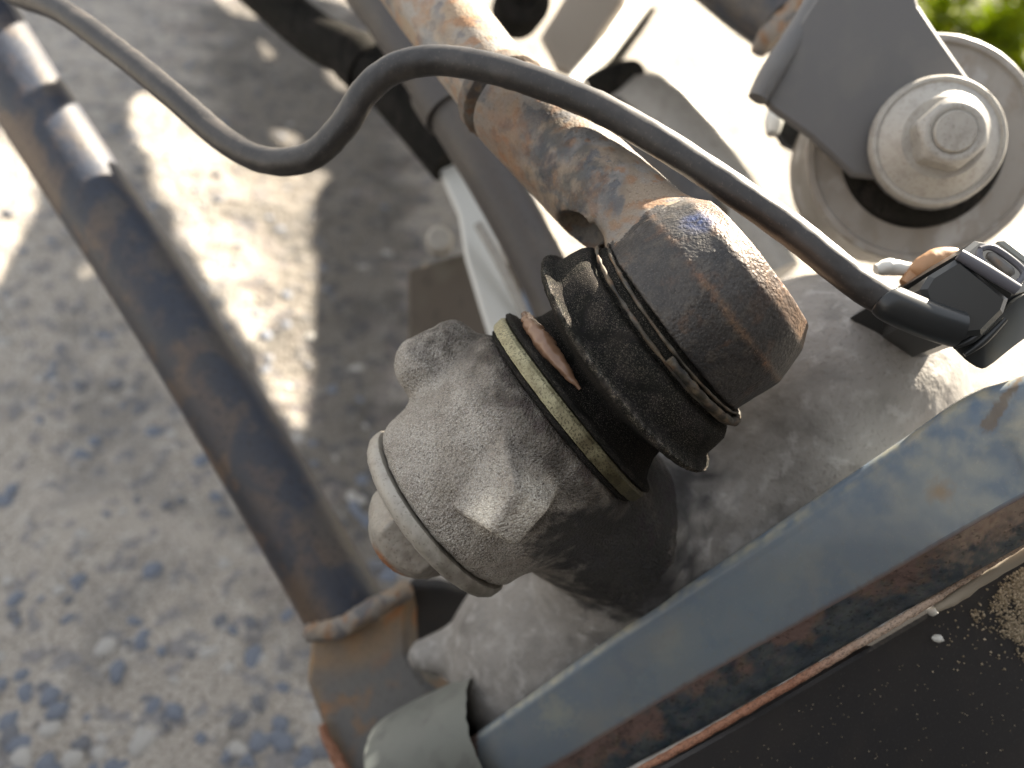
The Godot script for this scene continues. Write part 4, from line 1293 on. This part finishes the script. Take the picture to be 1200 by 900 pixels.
# --- the painted rail along the lower right, and the tray under it
func build_rail() -> void:
	var o := thing("frame_rail", "blue grey painted frame rail with rusty lower edge, lower right", "frame rail", q(860, 730, 150))
	# stations: upper front edge, rust corner, lip's lower edge (picture places and depth)
	var st := [
		[[455, 932, 193], [560, 945, 189], [640, 962, 190]],
		[[575, 847, 181], [664, 887, 176], [706, 917, 178]],
		[[700, 757, 170], [800, 805, 164], [838, 846, 167]],
		[[900, 621, 153], [1000, 694, 146], [1040, 728, 150]],
		[[1060, 513, 142], [1128, 621, 133], [1152, 665, 138]],
		[[1135, 462, 137], [1196, 583, 128], [1212, 632, 133]],
		[[1215, 434, 131], [1270, 545, 122], [1290, 598, 128]],
		[[1560, 300, 112], [1660, 395, 104], [1700, 440, 110]],
	]
	var rings := []
	for k in st.size() - 1:
		for j in 40:
			rings.append(rail_ring(st[maxi(k - 1, 0)], st[k], st[k + 1], st[mini(k + 2, st.size() - 1)], j / 40.0))
	rings.append(rail_ring(st[-2], st[-1], st[-1], st[-1], 0.0))
	var many: int = rings[0].size()
	# the painted top and the rusty lip are two lengths of the same ring
	var lip_from := -1
	var lip_to := -1
	for j in many:
		if lip_from < 0 and j >= rail_marks[0]: lip_from = j
		if j <= rail_marks[1]: lip_to = j
	var top_rings := []
	var lip_rings := []
	for ring in rings:
		var a := []
		for j in many - (lip_to - lip_from): a.append(ring[(lip_to + j) % many])
		a.append(ring[lip_from])
		top_rings.append(a)
		lip_rings.append(ring.slice(lip_from, lip_to + 1))
	var wear_and_sheen := func(p: Vector3, n: Vector3) -> Color:
		var px := p.x / -p.z * focal + 600.0
		var py := -p.y / -p.z * focal + 450.0
		# 0 at the upper edge, 1 at the rust line
		var a := 0.0
		for k in st.size() - 1:
			if px >= st[k][1][0] and px <= st[k + 1][1][0]:
				var low_y := lerpf(st[k][1][1], st[k + 1][1][1], (px - st[k][1][0]) / (st[k + 1][1][0] - st[k][1][0]))
				a = (low_y - py) / 175.0
		var c := Color(0.92, 0.97, 1.0).lerp(Color(1.06, 1.03, 0.96), n01(Vector3(p.x, p.y, 0.0), 16.0, 5.0))
		# lit bluish band along the upper edge and tan highlight, both painted in
		c = c.lerp(Color(0.96, 1.14, 1.34), clampf((a - 0.42) * 2.2, 0.0, 1.0) * (0.55 + 0.3 * n01(p, 9.0, 9.0) + 0.2 * (n01(p * Vector3(1, 1, 0.2), 2.0, 3.0) - 0.5)))
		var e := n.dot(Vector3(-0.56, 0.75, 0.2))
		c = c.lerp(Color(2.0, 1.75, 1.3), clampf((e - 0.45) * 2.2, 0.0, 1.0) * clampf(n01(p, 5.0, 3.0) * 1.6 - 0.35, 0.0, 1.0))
		# a rust spot in a pale halo, a long scar and a lesser stain
		var d := Vector2(px - 1102.0, (py - 576.0) * 1.1).length()
		var w := n01(p, 1.8, 2.0) - 0.5
		c = c.lerp(Color(1.5, 1.42, 1.22), clampf(1.0 - d / (56.0 + w * 14.0), 0.0, 1.0) * 0.8)
		c = c.lerp(Color(1.5, 0.98, 0.56), clampf(1.15 - d / (17.0 + w * 12.0), 0.0, 1.0) * 0.85)
		d = Vector2(px - 652.0, py - 838.0).length()
		c = c.lerp(Color(1.8, 1.6, 1.1), clampf(1.0 - d / (26.0 + w * 26.0), 0.0, 1.0) * 0.6)
		var sa := Vector2(1196, 440)
		var sb := Vector2(1157, 500)
		var at := Geometry2D.get_closest_point_to_segment(Vector2(px, py), sa, sb)
		d = Vector2(px, py).distance_to(at) - 3.5 - 4.5 * (at - sa).length() / 72.0 - w * 7.0
		c = c.lerp(Color(1.0, 0.72, 0.5), clampf(0.5 - d / 3.0, 0.0, 1.0) * 0.85)
		# rubbed patch in the middle and the brown line where the lip begins
		d = absf(px - 870.0 + (py - 690.0) * 0.5) - 62.0 + w * 30.0
		c = c.lerp(Color(1.2, 1.22, 1.12), clampf(0.5 - d / 16.0, 0.0, 1.0) * clampf(0.45 - absf(a - 0.25), 0.0, 0.4))
		return c.lerp(Color(0.8, 0.45, 0.32), clampf(1.0 - (a + w * 0.012) / 0.028, 0.0, 1.0) * 0.9)
	var painted := loft(top_rings, false)
	var rusty := loft(lip_rings, false)
	M.rail_paint.metallic_specular = 0.28
	commit("painted_face", painted, M.rail_paint, o, wear_and_sheen)
	var lip_paint := func(p: Vector3, _n: Vector3) -> Color:
		var px := p.x / -p.z * focal + 600.0
		var py := -p.y / -p.z * focal + 450.0
		var a := 0.0
		for k in st.size() - 1:
			if px >= st[k][1][0] and px <= st[k + 1][1][0]:
				var t: float = (px - st[k][1][0]) / (st[k + 1][1][0] - st[k][1][0])
				a = (py - lerpf(st[k][1][1], st[k + 1][1][1], t)) / (lerpf(st[k][2][1], st[k + 1][2][1], t) - lerpf(st[k][1][1], st[k + 1][1][1], t) + 22.0)
		var w := n01(Vector3(p.x, p.y, 0.0), 10.0, 6.0)
		var f := n01(p, 2.2, 3.0)
		var rust := clampf(1.35 - a * 2.2 + (w - 0.5) * 2.6 + (f - 0.5) * 0.8 - clampf((px - 760.0) / 130.0, 0.0, 0.55), 0.0, 1.0)
		var c := Color(0.04, 0.06, 0.08).lerp(Color(0.12, 0.13, 0.13), n01(p, 6.0, 8.0))
		c = c.lerp(Color(0.19, 0.135, 0.11), rust)
		var pale := clampf((px - 1090.0) / 40.0, 0.0, 1.0) * clampf(1.15 - a * 1.7 + (f - 0.5) * 1.2, 0.0, 1.0)
		return c.lerp(Color(0.36, 0.27, 0.21), pale)
	commit("rusty_lip", rusty, M.rail_rust, o, lip_paint)

	o = thing("splash_tray", "black splash tray below the rail, dusted with sand at its right", "splash tray", q(1080, 830, 150))
	commit("tray", cut_plate([[700, 945], [762, 908], [900, 830], [1062, 735], [1240, 630], [1640, 420], [1640, 1020], [700, 1020]], 156, Vector2(-0.04, -0.04), 3.0, 0.6), M.tray, o)
	commit("raw_edge", tube(smooth_path([q4(690, 936, 166, 0.8), q4(770, 892, 161.5, 0.85), q4(880, 829, 156, 0.85), q4(1000, 758, 150, 0.8), q4(1062, 722, 147.2, 0.75), q4(1130, 680, 144.4, 0.65), q4(1240, 612, 140, 0.65), q4(1600, 400, 126, 0.65)], 30), 16, 0.22), M.edge_rust, o, func(p: Vector3, _n: Vector3) -> Color: return Color.WHITE.lerp(Color(1.3, 2.0, 2.5), clampf((p.x - 56.0) / 12.0, 0.0, 1.0)))
	commit("rib", tube(smooth_path([q4(1096, 712, 147, 0.8), q4(1110, 706, 146.4, 1.1), q4(1150, 680, 145, 1.1), q4(1240, 626, 142, 1.1), q4(1600, 414, 128, 1.1)]), 14, 0.3), M.sand, o)
	# sand lying on it
	var rng := RandomNumberGenerator.new()
	rng.seed = 17
	var grain := SphereMesh.new()
	grain.radius = 0.001
	grain.height = 0.0017
	grain.radial_segments = 6
	grain.rings = 3
	var mm := MultiMesh.new()
	mm.transform_format = MultiMesh.TRANSFORM_3D
	mm.use_colors = true
	mm.mesh = grain
	var places := []
	var n := Vector3(-0.04, -0.04, 1.0).normalized()
	var mid := q((700 + 762 + 900 + 1062 + 1240 + 1640 + 1640 + 700) / 8.0, (945 + 908 + 830 + 735 + 630 + 420 + 1020 + 1020) / 8.0, 156)
	for k in 20000:
		var px := rng.randf_range(1090, 1215)
		var py := rng.randf_range(630, 790)
		var inside := (px - 1178.0) / 40.0 - absf(py - 706.0 + (px - 1170.0) * 0.5) / 60.0
		if rng.randf() > clampf(inside * 0.75 + 0.62 + 0.8 * noise_b.get_noise_2d(px * 0.03, py * 0.03), 0.0, 1.0) and rng.randf() > 0.008: continue
		if py < 722.0 - (px - 1092.0) * 0.6 + 6.0: continue
		var ray := q(px, py, 1.0)
		places.append(ray * (mid.dot(n) / ray.dot(n)) + n * 0.15)
	for k in 260:
		var px := rng.randf_range(800, 1200)
		var py := rng.randf_range(700, 900)
		if py < 722.0 - (px - 1092.0) * 0.6 + 16.0: continue
		var ray := q(px, py, 1.0)
		places.append(ray * (mid.dot(n) / ray.dot(n)) + n * 0.05)
	mm.instance_count = places.size()
	for k in places.size():
		var b := Basis.from_euler(Vector3(rng.randf(), rng.randf(), rng.randf()) * TAU).scaled(Vector3.ONE * (rng.randf_range(0.07, 0.28) if k < places.size() - 230 else 0.12))
		mm.set_instance_transform(k, Transform3D(b, world(places[k])))
		var t := rng.randf()
		mm.set_instance_color(k, Color(0.6, 0.55, 0.45).lerp(Color(1.6, 1.55, 1.45), t * t))
	var s := MultiMeshInstance3D.new()
	s.name = numbered("sand")
	s.multimesh = mm
	s.material_override = M.sand
	add_child(s)
	tag(s, "loose pale sand lying on the black tray at the right edge", "sand", "", "stuff")
	for p in [[1098, 748, 0.85, "small white oval pebble lying alone on the black tray"], [1092, 716, 0.9, "pale pebble caught against the end of the tray rib"], [1097, 706, 0.75, "yellowish pebble wedged between tray rib and raw edge"]]:
		var ray := q(p[0], p[1], 1.0)
		var at := ray * (mid.dot(n) / ray.dot(n)) + n * 0.4
		var f := side_frame(n)
		var pebble := tube(smooth_path([Vector4(at.x - 1.2, at.y + 0.3, at.z, 0.12), Vector4(at.x - 0.6, at.y + 0.15, at.z, p[2] * 0.8), Vector4(at.x + 0.3, at.y, at.z, p[2]), Vector4(at.x + 1.1, at.y - 0.3, at.z, 0.12)], 5), 14, 0.25)
		tag(commit("pebble", pebble, M.pale if p[1] > 710 else M.brass), p[3], "pebble")

var rail_marks := [0, 0]

func rail_ring(s0: Array, s1: Array, s2: Array, s3: Array, t: float) -> Array:
	var e := []
	for k in 3:
		var a := q(s0[k][0], s0[k][1], s0[k][2])
		var b := q(s1[k][0], s1[k][1], s1[k][2])
		var c := q(s2[k][0], s2[k][1], s2[k][2])
		var d := q(s3[k][0], s3[k][1], s3[k][2])
		e.append(b.cubic_interpolate(c, a, d, t))
	var back := Vector3(0.05, -0.1, -1.0).normalized()
	var ring := []
	# upper edge: a wide round over; corner at the rust line: tight
	var top: Vector3 = e[0]
	var cor: Vector3 = e[1]
	var low: Vector3 = e[2]
	var across := (cor - top).normalized()
	var bulge := across.cross((q(900, 600, 153) - q(700, 742, 170)).normalized())
	if bulge.z < 0.0: bulge = -bulge
	back = top.normalized()
	ring.append(low + low.normalized() * 9.0)
	ring.append(top + back * 10.0 + across * 5.0)
	for k in 9:
		var a := PI * 0.5 * k / 8.0
		ring.append(top + back * 3.5 * (1.0 - sin(a)) + across * 2.6 * (1.0 - cos(a)))
	for k in 36:
		ring.append(top.lerp(cor, 0.19 + 0.78 * k / 35.0) + bulge * 0.3 * sin(PI * k / 35.0))
	ring.append(cor + (top - cor).normalized() * 0.5)
	rail_marks[0] = ring.size()
	ring.append(cor + (low - cor).normalized() * 0.4 + bulge * 0.1)
	for k in 16:
		ring.append(cor.lerp(low, 0.12 + 0.8 * k / 15.0))
	ring.append(low)
	ring.append(low + back * 1.2)
	rail_marks[1] = ring.size() - 1
	return ring
